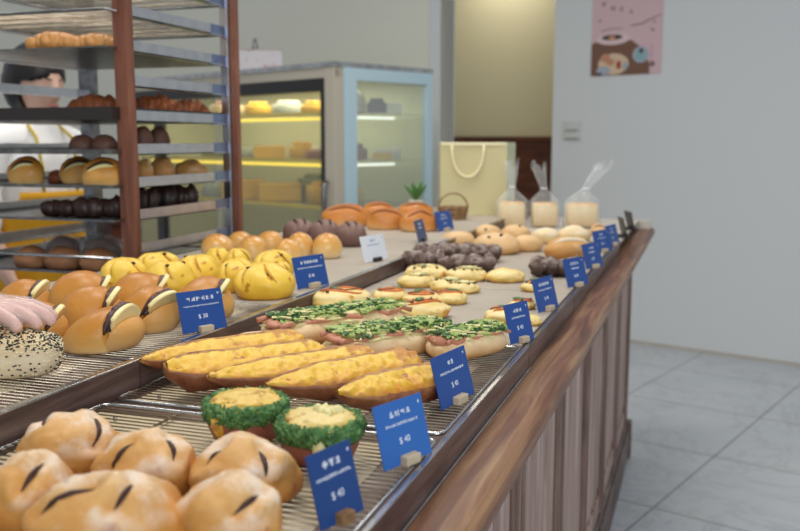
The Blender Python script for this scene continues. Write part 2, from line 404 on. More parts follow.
# small grey box standing on the wainscot ledge
p = CAM+ray(468, 134)*7.6; p = p+AX*((k0-AX*.03-p).dot(AX)); p.z = zt
bm = NB(); slab(bm, p-BX*.045-AX*.02, BX*.09, AX*.04, UPV*.06); bmesh.ops.bevel(bm, geom=bm.edges[:], offset=.006, segments=2, affect='EDGES')
tag(obj('ledge_box', bm, 'casebeige', smooth=False), 'small grey box standing on the wood wainscot ledge of the passage', 'box')

# switch plate on the wall
p = wall_hit(572.5, 131); t = thing('light_switch', 'small white double switch plate on the white wall below the pink poster', 'light switch', p)
t.rotation_euler.z = -RA
bm = NB(); box(bm, -.066, .066, -.012, 0, -.062, .062, .004); obj('wall_plate', bm, 'switchwhite', t, False)
for zz in (.024, -.028):
    bm = NB(); box(bm, -.045, .045, -.02, -.008, zz-.02, zz+.02, .004); obj('rocker', bm, 'switchwhite', t, False)
    bm = NB(); box(bm, -.048, .048, -.0125, -.0095, zz-.026, zz-.0205); obj('rocker_gap', bm, 'steel_dark', t, False)

# poster
pr = wall_hit(661, 75); pl = wall_hit(591, 76.5)
pw = (pr-pl).dot(BX); ph = pw*1.42
t = thing('wall_poster', 'pink food poster with a photo of plates, taped high on the white wall', 'poster', pl-AX*.003, -RA)
sx = pw/70.0   # metres per frame pixel on the wall
bm = NB(); box(bm, 0, pw, -.002, 0, 0, ph); obj('poster_sheet', bm, 'pink', t, False)
def disc(bm, cx, cz, rx, rz, y, n=28, a0=0, a1=2*PI):
    vs = [];
    for yy in (y, y-.0006):
        vs.append([bm.verts.new((cx+rx*math.cos(a0+(a1-a0)*k/n), yy, cz+rz*math.sin(a0+(a1-a0)*k/n))) for k in range(n+1 if a1-a0 < 6.2 else n)])
    bm.faces.new(vs[0]); bm.faces.new(vs[1][::-1])
    L = len(vs[0])
    for k in range(L): bm.faces.new((vs[0][k], vs[1][k], vs[1][(k+1) % L], vs[0][(k+1) % L]))
    return bm
def poly(bm, pts, y, th=.0006):
    a = [bm.verts.new((x, y, z)) for x, z in pts]; c = [bm.verts.new((x, y-th, z)) for x, z in pts]
    bm.faces.new(a); bm.faces.new(c[::-1])
    for k in range(len(a)): bm.faces.new((a[k], c[k], c[(k+1) % len(a)], a[(k+1) % len(a)]))
    bmesh.ops.recalc_face_normals(bm, faces=bm.faces[:])
    return bm
for nme, hx in (('p_brown', '#7b5848'), ('p_cream', '#dcc0a2'), ('p_peach', '#c98f72'), ('p_red', '#a84a3c'), ('p_grey', '#a9b0bc'), ('p_teal', '#8ab0b4'), ('p_dark', '#4a3a36'), ('p_pink', '#e4c8cc'), ('p_ink', '#86666c'), ('p_olive', '#77755e')):
    M[nme] = plain(nme[2:]+'_poster_ink', hx, .7)
P_ = lambda x, y: ((x-591)*sx, (76.5-y)*sx)
bm = NB(); poly(bm, [P_(591, 76.5), P_(650, 76.5), P_(650, 67), P_(646, 61), P_(640, 51), P_(632, 45), P_(618, 41), P_(604, 42), P_(591, 46)], -.002); obj('printed_table', bm, 'p_brown', t, False)
def pdisc(nm, x, y, rx, ry, mt, yy): bm = NB(); disc(bm, *P_(x, y), rx*sx, ry*sx, yy); obj(nm, bm, mt, t, False)
pdisc('printed_plate', 613, 42.5, 17, 5.5, 'p_pink', -.0027); pdisc('printed_food', 612, 41, 10.5, 2.6, 'p_dark', -.0034); pdisc('printed_food', 612, 41.5, 3.5, 2.4, 'p_peach', -.0041)
pdisc('printed_plate', 614, 66, 15.5, 10, 'p_cream', -.0027); pdisc('printed_food', 606, 60, 5, 4, 'p_peach', -.0034); pdisc('printed_food', 611, 64, 4.5, 3.2, 'p_peach', -.0036); pdisc('printed_food', 619.5, 67, 2.4, 4, 'p_red', -.0036); pdisc('printed_cloth', 604, 72, 7, 4.2, 'p_grey', -.0038); pdisc('printed_cloth', 626, 68, 2.5, 4, 'p_grey', -.0034); pdisc('printed_food', 600, 75, 3, 1.4, 'p_dark', -.0042)
pdisc('printed_bowl', 641, 58.5, 8, 7.5, 'p_grey', -.0027); pdisc('printed_bowl', 640.5, 59, 5, 5, 'p_teal', -.0034); pdisc('printed_food', 641.5, 55, 2, 2.2, 'p_dark', -.004)
pdisc('printed_stamp', 652.5, 67.5, 2.6, 2.6, 'p_ink', -.0027)
bm = NB(); poly(bm, [P_(608, -1), P_(655, -1), P_(650, 2.5), P_(640, 5), P_(628, 6), P_(618, 4.5)], -.002); obj('printed_photo', bm, 'p_dark', t, False)
bm = NB(); poly(bm, [P_(613, -1), P_(650, -1), P_(640, 2.6), P_(629, 3.6), P_(620, 2.8)], -.0026); obj('printed_photo', bm, 'p_olive', t, False)
def glyph(bm, cx, cz, s, y, rng, dx=1, dz=0):
    """a small cluster of pen strokes about the size of one character"""
    for k in range(rng.randint(4, 6)):
        hor = k % 2 == 0; o = rng.uniform(-.36, .36)*s; l = rng.uniform(.28, .48)*s; w = .065*s
        pts = [(-l, o-w), (l, o-w), (l, o+w), (-l, o+w)] if hor else [(o-w, -l), (o+w, -l), (o+w, l), (o-w, l)]
        poly(bm, [(cx+a*dx-b2*dz, cz+a*dz+b2*dx) for a, b2 in pts], y, .0004)
rng = random.Random(5); bm = NB()
for gx, gy, s, dz in ((602.5, 9.5, 4.5, -.35), (612, 14, 6, -.3), (621, 15.5, 5, -.1), (630, 18.5, 4, .15), (598, 1.5, 4, -.4), (599, 25, 3, -.4), (652, 36, 4, 0), (653, 29, 3, 0)): glyph(bm, *P_(gx, gy), s*sx, -.002, rng, 1, dz)
for k in range(14): glyph(bm, *P_(651.5, 50+k*1.1), 1.1*sx, -.002, rng)
obj('printed_lettering', bm, 'p_ink', t, False)
bm = NB(); poly(bm, [P_(630, 31), P_(640, 30), P_(652, 25.5), P_(660, 23), P_(660, 23.8), P_(652, 26.6), P_(641, 31), P_(631, 32)], -.002); poly(bm, [P_(601, 34), P_(612, 32.4), P_(622, 33), P_(622, 33.6), P_(612, 33.2), P_(601, 34.8)], -.002); obj('printed_line', bm, 'p_ink', t, False)

# ------------------------------------------------------------------ counter
XF, XD, XB = -.248, -.692, -1.265       # fascia, step between the tiers, back edge
Y0, Y1 = .15, 3.72
ct = thing('display_counter', 'long wooden bakery counter in two tiers with a walnut rail and panelled front', 'counter', (-.7, 2, 0))
def part(nm, bm, mt, smooth=False):
    o = obj(nm, bm, mt, ct, smooth); o.location = (.7, -2, 0); return o
bm = NB(); box(bm, XB+.02, -.285, Y0, Y1-.02, .1, ZF-.026); part('carcass', bm, 'carcass')
bm = NB(); box(bm, XD, XF-.008, Y0, Y1, ZF-.026, ZF-.010); part('front_deck', bm, 'deck')
bm = NB(); box(bm, XB, XD-.006, Y0, Y1+.03, ZF-.0259, ZR-.010); part('rear_deck', bm, 'deck')
bm = NB(); box(bm, XD-.006, XD, Y0, .98, ZF-.022, ZR-.0005); part('tier_step', bm, 'fascia')
bm = NB(); box(bm, XD-.006, XD, .985, Y1, ZF-.022, ZR-.0005); part('tier_step', bm, 'fascia')
bm = NB(); box(bm, XD-.009, XD+.0015, Y0, Y1, ZR-.0005, ZR+.0025, .0008); part('step_edging', bm, 'steel')
segs = [(Y0, 1.36), (1.364, 1.87), (1.874, 2.40), (2.404, 2.92)]
for a, b2 in segs:
    bm = NB(); box(bm, XF-.008, XF, a, b2, ZT, ZF-.001); part('fascia', bm, 'fascia')
    bm = NB(); box(bm, XF-.0045, XF+.0010, a, b2, ZF-.001, ZF+.0012, .0006); part('fascia_edging', bm, 'steel' if a < 1 else 'steel_dark')
bm = NB(); box(bm, XF+.0002, XF+.0035, Y0, 1.36, ZT, ZT+.003, .0008); part('fascia_foot', bm, 'steel')
bm = NB(); box(bm, XD, XF, 2.924, Y1+.03, ZF-.0099, ZF-.003); part('end_board', bm, 'board')
# rail with a rounded nose
bm = NB()
prof = [(XF-.03, ZT-.03), (XF-.03, ZT), (-.205, ZT), (-.196, ZT-.002), (-.189, ZT-.008), (-.186, ZT-.016), (-.187, ZT-.026), (-.193, ZT-.034), (-.203, ZT-.040), (-.215, ZT-.043), (-.222, ZT-.052), (-.24, ZT-.058), (-.268, ZT-.06), (-.268, ZT-.03)]
for (ya, yb) in ((Y0, Y1+.10),):
    A = [bm.verts.new((x, ya, z)) for x, z in prof]; B = [bm.verts.new((x, yb, z)) for x, z in prof]
    for k in range(len(A)): bm.faces.new((A[k], A[(k+1) % len(A)], B[(k+1) % len(A)], B[k]))
    bm.faces.new(A[::-1]); bm.faces.new(B); bmesh.ops.recalc_face_normals(bm, faces=bm.faces[:])
part('front_rail', bm, 'rail')
bm = NB(); box(bm, XB, -.2, Y1+.031, Y1+.06, ZT-.03, ZF-.003, .003); part('end_rail', bm, 'board')
XP = -.272
ys = [Y1-.04-.455*k for k in range(8)]
for y in ys:
    bm = NB(); box(bm, XP-.012, XP+.006, y-.045, y+.04, .13, ZT-.06, .004); 
    for dy in (-.03, .022): box(bm, XP, XP+.010, y+dy-.006, y+dy+.008, .15, ZT-.075, .003)
    part('stile', bm, 'panel_dark')
    bm = NB(); lathe(bm, [(.0001, 0), (.009, .001), (.010, .006), (.006, .010), (.0001, .012)], 14, cap0=False, cap1=False)
    for v in bm.verts: v.co = Vector((XP+.006+v.co.z, y+v.co.x, ZT-.11+v.co.y))
    part('stile_boss', bm, 'panel_dark', True)
for ya, yb in zip(ys[1:], ys):
    bm = NB(); a, b2 = ya+.042, yb-.047
    box(bm, XP-.012, XP-.004, a, b2, .13, ZT-.06)
    n = 3; w = (b2-a)/n
    for k in range(n): box(bm, XP-.008, XP+.001, a+w*k+.006, a+w*(k+1)-.006, .24, ZT-.12, .006)
    part('front_panel', bm, 'panel')
    bm = NB(); box(bm, XP-.006, XP+.003, a, b2, .14, .21, .004); part('bottom_rail', bm, 'panel')
bm = NB(); box(bm, XP-.02, XP+.022, Y0, Y1-.02, 0, .125, .006); box(bm, XP-.02, XP+.012, Y0, Y1-.02, .125, .15, .006); box(bm, XP-.02, XP+.03, Y1-.05, Y1, 0, .16, .008); part('base_plinth', bm, 'plinth')
bm = NB(); box(bm, XB+.02, XP-.02, Y1-.03, Y1-.005, .0, ZF-.03); part('end_panel', bm, 'panel')

# wire racks and sheets on the counter
def wire_rack(x0, x1, y0, y1, z, label, grp='wire racks on the counter', step=.0105):
    t = thing('wire_rack', label, 'wire rack', ((x0+x1)/2, (y0+y1)/2, z-.0098), group=grp)
    hx, hy = (x1-x0)/2, (y1-y0)/2; top = .0095; r = .012
    bm = NB(); pts = []
    for cx, cy, a0 in ((hx-r, hy-r, 0), (-hx+r, hy-r, PI/2), (-hx+r, -hy+r, PI), (hx-r, -hy+r, 1.5*PI)):
        for k in range(5): a = a0+PI/2*k/4; pts.append((cx+r*math.cos(a), cy+r*math.sin(a), top-.0028))
    pts.append(pts[0]); pts.append(pts[1]); tube(bm, pts, .0026, 8, False)
    obj('rim_wire', bm, 'steel', t)
    bm = NB(); n = int(2*hy/step)
    for k in range(1, n):
        y = -hy+2*hy*k/n; tube(bm, [(-hx+.002, y, top-.0012), (hx-.002, y, top-.0012)], .0009, 6)
    obj('cross_wires', bm, 'wire', t)
    bm = NB()
    for x in (-hx*.5, 0, hx*.5): tube(bm, [(x, -hy, top-.004), (x, hy, top-.004)], .0016, 6)
    obj('support_wires', bm, 'wire', t)
    for x in (-hx*.8, hx*.8):
        for y in (-hy*.85, hy*.85):
            bm = NB(); tube(bm, [(x, y, .0002), (x, y, top-.003)], .0022, 6); obj('foot', bm, 'steel', t)
    return t
wire_rack(XD+.008, XF-.012, .40, .895, ZF, 'wire cooling rack in the near corner under the flour-dusted buns')
wire_rack(XD+.008, XF-.012, .915, 1.355, ZF, 'wire cooling rack under the long yellow cheese toasts on the front tier')
wire_rack(XB+.02, XD-.014, .40, .975, ZR, 'wire cooling rack on the rear tier beside the sesame loaf')
wire_rack(XB+.02, XD-.014, .99, 1.41, ZR, 'wire cooling rack on the rear tier under the bean and butter buns')
def sheet(x0, x1, y0, y1, z0, z1, mt, label, nm='baking_sheet', cat='baking sheet', bev=.0015):
    bm = NB(); box(bm, x0, x1, y0, y1, z0, z1, bev)
    for v in bm.verts: v.co -= Vector(((x0+x1)/2, (y0+y1)/2, z0))
    o = obj(nm, bm, mt, None, False, ((x0+x1)/2, (y0+y1)/2, z0)); return tag(o, label, cat)
sheet(-.68, -.30, .44, .885, ZF-.0098, ZF-.0088, 'cream', 'cream parchment paper lying under the wires of the nearest rack', 'parchment_paper', 'paper', 0)
sheet(-.67, -.30, .93, 1.345, ZF-.0098, ZF-.0088, 'cream', 'cream parchment paper showing under the wires below the cheese toasts', 'parchment_paper', 'paper', 0)
sheet(-1.22, -.77, .42, .96, ZR-.0098, ZR-.0088, 'cream', 'cream parchment paper under the wires around the sesame loaf', 'parchment_paper', 'paper', 0)
sheet(-1.22, -.75, 1.01, 1.395, ZR-.0098, ZR-.0088, 'cream', 'cream parchment paper under the wires of the bean bun rack', 'parchment_paper', 'paper', 0)
for (a, b2), l in zip(segs[1:], ('grey baking sheet under the pepper pastries, nearest sheet of the front tier', 'grey baking sheet of the front tier under the dark chocolate braids', 'grey baking sheet of the front tier under the tan raisin breads')):
    sheet(XD+.004, XF-.012, a, b2-.002, ZF-.0098, ZF-.0005, 'mat', l)
for (a, b2), l in zip(((1.415, 1.93), (1.934, 2.45), (2.454, 3.0), (3.004, 3.72)), ('grey baking sheet on the rear tier under the yellow and glossy buns', 'grey baking sheet on the rear tier under the white price card', 'grey baking sheet on the rear tier behind the white price card', 'grey baking sheet at the far end of the rear tier by the paper bag')):
    sheet(XB+.01, XD-.012, a, b2, ZR-.0098, ZR-.0005, 'mat', l)

# ------------------------------------------------------------------ price cards
def text_mesh(s, size):
    cu = bpy.data.curves.new('t', 'FONT'); cu.body = s; cu.size = size; cu.extrude = .0002; cu.align_x = 'CENTER'; cu.align_y = 'CENTER'
    o = bpy.data.objects.new('t', cu); C.objects.link(o); bpy.context.view_layer.update()
    me = bpy.data.meshes.new_from_object(o.evaluated_get(bpy.context.evaluated_depsgraph_get()))
    bm = NB(); bm.from_mesh(me); bpy.data.objects.remove(o); bpy.data.curves.remove(cu); bpy.data.meshes.remove(me); return bm
rng = random.Random(11)
def price_card(BL, BR, z, label, price='', col='cardblue', w=None, ang=None, h=.06, lean=.016, titles=(5, 16), clip='clip', ink='printwhite'):
    bl = at(*BL, z); br = at(*BR, z); c = (bl+br)/2
    W = w or (br-bl).length; A = ang if ang is not None else math.atan2(br.y-bl.y, br.x-bl.x)
    t = thing('price_card', label, 'price card', (c.x, c.y, z), A, 'price cards along the counter')
    tl = math.atan2(lean, h); L = math.hypot(lean, h)
    mt = Matrix.Translation((0, 0, .0015)) @ Matrix.Rotation(-tl, 4, 'X')
    def fin(nm, bm, m_): 
        for v in bm.verts: v.co = mt @ v.co
        return obj(nm, bm, m_, t, False)
    # local: x along the card, z up the card, -y to the reader
    bm = NB(); g = W*.17
    out = [(-W/2, 0), (-g, 0), (-g*.85, L*.13), (g*.95, L*.13), (g*1.1, 0), (W/2, 0), (W/2, L), (-W/2, L)]
    poly(bm, out, .0006, .0012); fin('card', bm, col)
    bm = NB(); ts = L*.115; n = titles[0]
    for k in range(n): glyph(bm, (k-(n-1)/2)*ts*1.15, L*.80, ts, -.0007, rng)
    n = titles[1]; s2 = min(L*.06, W*.8/max(n, 1))
    for k in range(n): glyph(bm, (k-(n-1)/2)*s2*1.0, L*.63, s2*.95, -.0007, rng)
    glyph(bm, W*.41, L*.88, L*.06, -.0007, rng)
    fin('lettering', bm, ink)
    if price:
        bm = text_mesh(price, L*.145)
        for v in bm.verts: v.co = Vector((v.co.x, -.0008-v.co.z*.5, v.co.y+L*.36))
        fin('price', bm, ink)
    bm = NB(); box(bm, -g*.8, g*.9, -.007, .009, 0, L*.16, .001); obj('clip', bm, clip, t, False)
    return t
price_card((183, 335.4), (227, 328), ZR, 'blue price card reading $ 38 in front of the bean and butter buns', '$ 38', titles=(6, 22))
price_card((298, 290.4), (329, 284.6), ZR, 'blue price card standing before the round glossy buns on the rear tier', '$ 40', titles=(6, 20))
price_card((365, 263.6), (388, 259), ZR, 'white price card alone on the empty rear sheet', '', 'cardwhite', titles=(3, 14), ink='printblue', clip='clipdark')
price_card((419, 243.7), (427.5, 239.4), ZR, 'narrow navy price card seen nearly edge-on by the step between tiers', '', 'cardnavy', w=.1, ang=math.radians(93), titles=(3, 10), clip='clipdark')
price_card((437.5, 232.3), (454.8, 229.2), ZR, 'blue price card at the far end of the rear tier before the wicker basket', '$ 40', titles=(4, 12), w=.105)
FR = [((321, 534), (363.6, 511), 'nearest dark blue price card at the bottom of the front tier edge', '$ 40', 'cardnavy2', (3, 12), None),
      ((384.3, 473.3), (431.7, 453.7), 'bright blue price card just right of the green parsley-rimmed cups', '$ 40', 'cardbright', (4, 13), None),
      ((441.6, 412), (474.4, 394.4), 'blue price card at the right end of the yellow cheese toasts', '$ 40', 'cardblue', (2, 16), None),
      ((511, 345.6), (534, 339), 'blue price card at the right end of the scallion and ham loaves', '$ 40', 'cardblue', (3, 10), None),
      ((538.6, 314), (558.4, 307.4), 'blue price card standing before the big pepper pastry near the edge', '$ 40', 'cardblue', (5, 14), None),
      ((568, 288.6), (588, 284.4), 'blue price card standing just right of the single dark chocolate braid', '$ 40', 'cardblue', (4, 8), None),
      ((586.4, 270), (603, 266), 'blue price card just right of the flour-streaked rustic loaf', '$ 40', 'cardblue', (3, 9), None),
      ((595.8, 253.5), (612.3, 250.5), 'blue price card overlapping the last blue one at the far front edge', '$ 40', 'cardblue', (3, 11), math.radians(66)),
      ((608.4, 247.4), (620.4, 243.4), 'farthest blue price card on the front edge facing the camera', '$ 40', 'cardblue', (2, 9), math.radians(75))]
M['cardnavy2'] = plain('deep_blue_card', '#17407e', .45); M['cardbright'] = plain('bright_blue_card', '#2d67b4', .45)
for BL, BR, l, pz, cl, tt, an in FR:
    price_card(BL, BR, ZF, l, pz, cl, titles=tt, w=None if an is None else .088, ang=an, clip='clip' if cl != 'cardnavy2' else 'wicker')
for (x, y), l, a in (((625, 237.7), 'dark card holder edge-on beyond the last blue price card', 108), ((631.5, 230), 'farthest dark card holder at the very end of the counter', 112)):
    p = at(x, y, ZF-.003)
    t = thing('card_holder', l, 'card holder', p, math.radians(a), 'dark card holders at the counter end')
    bm = NB(); box(bm, -.04, .04, -.0015, .0015, .004, .068, .0005)
    for v in bm.verts: v.co.y += v.co.z*.25
    obj('card', bm, 'clipdark', t, False)
    bm = NB(); box(bm, -.014, .014, -.012, .028, 0, .012, .002); obj('clip', bm, 'clipdark', t, False)

# ------------------------------------------------------------------ breads
def simple(nm, b, z, mt, label, cat, group, amp=.05, nf=1.5, dep=.92, px=2, rz=None, fine=.012, grooves=None, flat=.45, seed=None, wh=None):
    c, r, h = fit(b, z, dep); h = wh*2*r if wh else h; sd = seed if seed is not None else random.random()*50
    L = Lump(r, r*dep, h, sd, amp, nf, px, flat, grooves, fine)
    o = obj(nm, L.mesh(), mt, None, True, (c.x, c.y, z), PSI if rz is None else rz); tag(o, label, cat, group); return o, L

# bean and butter buns
def filled_bun(b, label, yaw=-.45, tilt=.8, opn=.2, off=.15):
    c, r, h = fit(b, ZR, .95); h = max(h, r*1.05)
    t = thing('bean_butter_bun', label, 'filled bun', (c.x, c.y, ZR), PSI+yaw, 'buns filled with bean paste and butter')
    sd = random.random()*40; L = Lump(r, r*.96, h, sd, .045, 1.3, 2.05, .62, None, .006)
    e1 = Vector((math.cos(tilt), 0, math.sin(tilt))); nn = Vector((-math.sin(tilt), 0, math.cos(tilt))); c0 = Vector((off*r, 0, h*.44))
    F4 = Matrix(((e1.x, 0, nn.x, c0.x), (0, 1, 0, c0.y), (e1.z, 0, nn.z, c0.z), (0, 0, 0, 1)))      # plane of the slit
    hinge = c0-e1*r*.22; top4 = Matrix.Translation(hinge) @ Matrix.Rotation(-opn, 4, 'Y') @ Matrix.Translation(-hinge)
    mid4 = Matrix.Translation(hinge) @ Matrix.Rotation(-opn*.22, 4, 'Y') @ Matrix.Translation(-hinge)
    def half(top):
        bm = L.mesh(nu=52, nv=36)
        bmesh.ops.bisect_plane(bm, geom=bm.verts[:]+bm.edges[:]+bm.faces[:], plane_co=c0, plane_no=nn, clear_inner=top, clear_outer=not top)
        bmesh.ops.holes_fill(bm, edges=[e for e in bm.edges if e.is_boundary], sides=0)
        if top:
            for v in bm.verts: v.co = top4 @ v.co
        else:
            for v in bm.verts: v.co = Vector((c0.x+(v.co.x-c0.x)*.92, v.co.y*.93, v.co.z*.84))-nn*.02*r
        for v in bm.verts: v.co.z = max(0, v.co.z)
        return bm
    def edge(a):     # how far the cut face reaches in direction a of its plane
        d = e1*math.cos(a)+Vector((0, math.sin(a), 0)); lo, hi = 0, 2*r
        for _ in range(18):
            m_ = (lo+hi)/2; q = c0+d*m_; u = Vector((q.x/r, q.y/(r*.96), q.z/h*1.62-.62))
            if u.length < 1 and q.z > 0: lo = m_
            else: hi = m_
        return lo
    bean, but = NB(), NB(); rg = random.Random(int(sd*9))
    pts, rr = [], []
    for k in range(41):
        a = -1.9+3.8*k/40; q = edge(a)*(.90+.05*noise.noise(Vector((a*4, sd, 0))))
        P = F4 @ Vector((q*math.cos(a), q*math.sin(a), 0)); gap = max(0, (P-hinge).dot(e1))*opn
        if gap < .06*r*opn: continue
        pts.append(P+nn*gap*.70); rr.append(max(.0012, gap*.36)*(1+.35*noise.noise(Vector((a*9, sd, 5)))))
    tube(bean, pts, rr, 10)
    P = [edge(2*PI*k/28)*.86 for k in range(28)]
    vs = [[bean.verts.new(top4 @ (F4 @ Vector((max(-.05*r, P[k]*math.cos(2*PI*k/28)), P[k]*math.sin(2*PI*k/28), zz)))) for k in range(28)] for zz in (-.001, -.006)]
    bean.faces.new(vs[0]); bean.faces.new(vs[1][::-1])
    for k in range(28): bean.faces.new((vs[0][k], vs[1][k], vs[1][(k+1) % 28], vs[0][(k+1) % 28]))
    qa = edge(0); n = 20; pr = []
    for k in range(n+1):
        a = -1.15+2.3*k/n; q = edge(a)*(1.03+.24*math.cos(a*1.3)); pr.append((q*math.cos(a), q*math.sin(a)))
    pr += [(-.2*r, .5*r), (-.2*r, -.5*r)]
    th = max(.007, min(.012, qa*opn*.34))
    vs = [[but.verts.new(mid4 @ (F4 @ Vector((x*1.0, y, zz+.001)))) for x, y in pr] for zz in (th*.5, -th*.5)]
    but.faces.new(vs[0]); but.faces.new(vs[1][::-1]); m_ = len(pr)
    for k in range(m_): but.faces.new((vs[0][k], vs[1][k], vs[1][(k+1) % m_], vs[0][(k+1) % m_]))
    bmesh.ops.recalc_face_normals(but, faces=but.faces[:]); bmesh.ops.recalc_face_normals(bean, faces=bean.faces[:])
    bmesh.ops.bevel(but, geom=but.edges[:], offset=.0012, segments=2, affect='EDGES')
    for bm in (bean, but):
        for v in bm.verts: v.co.z = max(.0008, v.co.z)
    obj('bun_top', half(True), 'bunTop', t); obj('bun_bottom', half(False), 'bunBot', t); obj('bean_paste', bean, 'bean', t); obj('butter_slice', but, 'butter', t, False)
    return t
for b, l, *ar in (((-2, 276, 54, 320), 'golden bean bun at the back left, above the gloved hand', .0, .95, .42, .45),
             ((20, 299, 68, 346), 'golden bean bun half hidden behind the gloved hand and sesame loaf', .1, .9, .4, .4),
             ((52, 267, 114, 322), 'tallest golden bean bun in the back of the cluster left of the rack post', .3, .9, .3, .5),
             ((62, 280, 126, 334), 'golden bean bun in the middle, just behind the front one', .1, .95, .4, .5),
             ((61, 298, 146, 353), 'front golden bean bun with its dark paste gaping to the right', -.26, 1.12, .56, .60),
             ((110, 270, 174, 316), 'golden bean bun with the shiny crown, below the yellow buns', .2, .85, .3, .45),
             ((120, 284, 182, 334), 'golden bean bun with a long dark slit, left of the $ 38 card', -.42, .80, .46, .40),
             ((174, 275, 236, 322), 'golden bean bun standing behind the $ 38 card', .05, .9, .36, .42)):
    filled_bun(b, l, *ar)

# yellow tied buns
def yellow_bun(b, label, seed):
    c, r, h = fit(b, ZR, .95); r *= 1.06; h = max(h, r*1.12)
    rg = random.Random(seed); n = rg.choice((4, 5)); ph = rg.random()*6
    def gr(d):
        if d.z < -.1: return 0
        a = math.atan2(d.y, d.x)+d.z*.5; s = abs(math.sin((a+ph)*n/2)); k = min(1, (d.z+.1)*1.5)
        return .05*k-.24*k*math.exp(-(s/.17)**2)-.12*math.exp(-((1-d.z)/.03))
    t = thing('yellow_bun', label, 'yellow bun', (c.x, c.y, ZR), PSI+rg.random(), 'yellow buns with folded tops')
    L = Lump(r, r*.95, h, seed, .05, 1.6, 2, .5, gr, .008)
    obj('dough', L.mesh(nu=64, nv=36), 'yellow', t)
    for k in range(n):
        el_ = [.30+.95*i/8 for i in range(9)]; off_ = rg.uniform(.05, .12)
        pts = [L.at(-ph+2*PI*k/n-.5*math.sin(e_)+off_, e_) for e_ in el_]
        bm = NB(); tube(bm, pts, [.0004+.0019*math.sin(PI*i/8) for i in range(9)], 6); obj('fold_edge', bm, 'foldbrown', t)
    for k in range(rg.randint(2, 3)):
        p = L.at((2*PI*k/n)-ph/1-.3, rg.uniform(.75, 1.1)); bm = NB(); blob(bm, p, (.0045, .0035, .003), k, .2); obj('raisin', bm, 'raisin', t)
for i, (b, l) in enumerate((((103, 258, 147, 292), 'leftmost yellow bun, right beside the wooden rack post'), ((136, 252, 180, 282), 'yellow bun at the back, just right of the wooden rack post'), ((146, 261, 194, 296), 'yellow bun directly behind the shiny-crowned bean bun'), ((177, 255, 220, 288), 'yellow bun behind the bean bun of the $ 38 card'), ((205, 248, 232, 272), 'small yellow bun touching the leftmost glossy bun'), ((225, 248, 251, 274), 'yellow bun before the second and third glossy buns'), ((218, 259, 256, 293), 'yellow bun at the left shoulder of the front yellow bun'), ((236, 266, 293, 300), 'front yellow bun, largest and fully in view'), ((254, 250, 294, 280), 'yellow bun right behind the largest yellow bun'), ((272, 256, 293, 283), 'yellow bun tucked behind the blue card of the rear tier'))): yellow_bun(b, l, i+2)

# glossy round buns
GL = 'round glossy buns on the rear tier'
for b, l in (((201, 234, 234, 259), 'leftmost glossy round bun, pale patch on its crown'), ((227, 231, 254, 253), 'glossy round bun at the back, second from the left'), ((238, 236, 268, 260), 'glossy round bun third from the left, behind the yellow buns'), ((256, 231, 285, 254), 'dark-topped glossy round bun in the back middle'), ((274, 239, 303, 264), 'glossy round bun just above the blue card of the rear tier'), ((286, 232, 314, 258), 'glossy round bun second from the right end'), ((312, 233, 342, 259), 'rightmost glossy round bun, alone and fully in view')):
    simple('glossy_bun', b, ZR, 'glossy', l, 'round bun', GL, .04, 1.2, 1, flat=.6, fine=.004)

# cocoa buns scored on top
def scored(d):
    if d.z < .1: return 0
    return -.10*math.exp(-((abs(d.x)-.28)/.06)**2)*min(1, (d.z-.1)*3)
for b, l in (((282, 219, 317, 243), 'cocoa brown scored bun at the left behind the glossy buns'), ((307, 220, 342, 244), 'cocoa brown scored bun in the middle of the dark row'), ((335, 221, 367, 247), 'cocoa brown scored bun at the right, nearest the white card')):
    c, r, h = fit(b, ZR, .95)
    t = thing('cocoa_bun', l, 'cocoa bun', (c.x, c.y, ZR), PSI+.3, 'cocoa buns behind the glossy buns')
    L = Lump(r, r*.95, h, random.random()*9, .05, 1.5, 2, .5, scored, .01); obj('dough', L.mesh(nu=56, nv=30), 'choco', t)
    for s in (-1, 1):
        bm = NB(); p0 = [L.pt((s*.28, q, .9)) for q in (-.7, -.4, -.1, .2, .5, .8)]; tube(bm, p0, [.002, .005, .007, .007, .005, .002], 6); obj('filling', bm, 'slit', t)

# long amber rolls with a cut
def slit_roll(b, label, mt='brown', z=ZR, yaw=0, grp='amber split rolls at the far end', dep=.62, cuts=1, nm='split_roll', cat='bread roll', slit='slit', loc=None, scale=1, fill=None):
    c, r, h = fit(b, z, dep)
    if loc is not None: c = loc
    t = thing(nm, label, cat, (c.x, c.y, z), PSI+yaw, grp)
    L = Lump(r, r*dep, h, random.random()*30, .07, 1.5, 2.3, .5, None, .01)
    obj('crust', L.mesh(nu=52, nv=28), mt, t)
    for k in range(cuts):
        o = (k-(cuts-1)/2)*.9; e = .7
        pts = [L.pt((-.75+1.5*i/8, -.45+o*.5, .75-.25*abs(i/4-1))) for i in range(9)]
        bm = NB(); tube(bm, pts, [.0006+r*.085*math.sin(PI*i/8) for i in range(9)], 8); obj('cut', bm, slit, t)
        if fill:
            bm = NB(); tube(bm, [p+Vector((0, -.004, -.005)) for p in pts], [.0006+r*.08*math.sin(PI*i/8) for i in range(9)], 8); obj('filling', bm, fill, t)
    return t
for b, l, yw in (((322, 204, 369, 227), 'largest amber roll at the left of the far rear row', .0), ((361, 202, 395, 218), 'amber roll at the back, second from the left', .2), ((366, 208, 405, 230), 'amber roll in front, below the little plant', .1), ((397, 202, 433, 216), 'amber roll at the back right, before the case foot', .1), ((400, 209, 438, 232), 'amber roll in front at the right, behind the navy card', .25)):
    slit_roll(b, l, yaw=yw, slit='cutbrown')

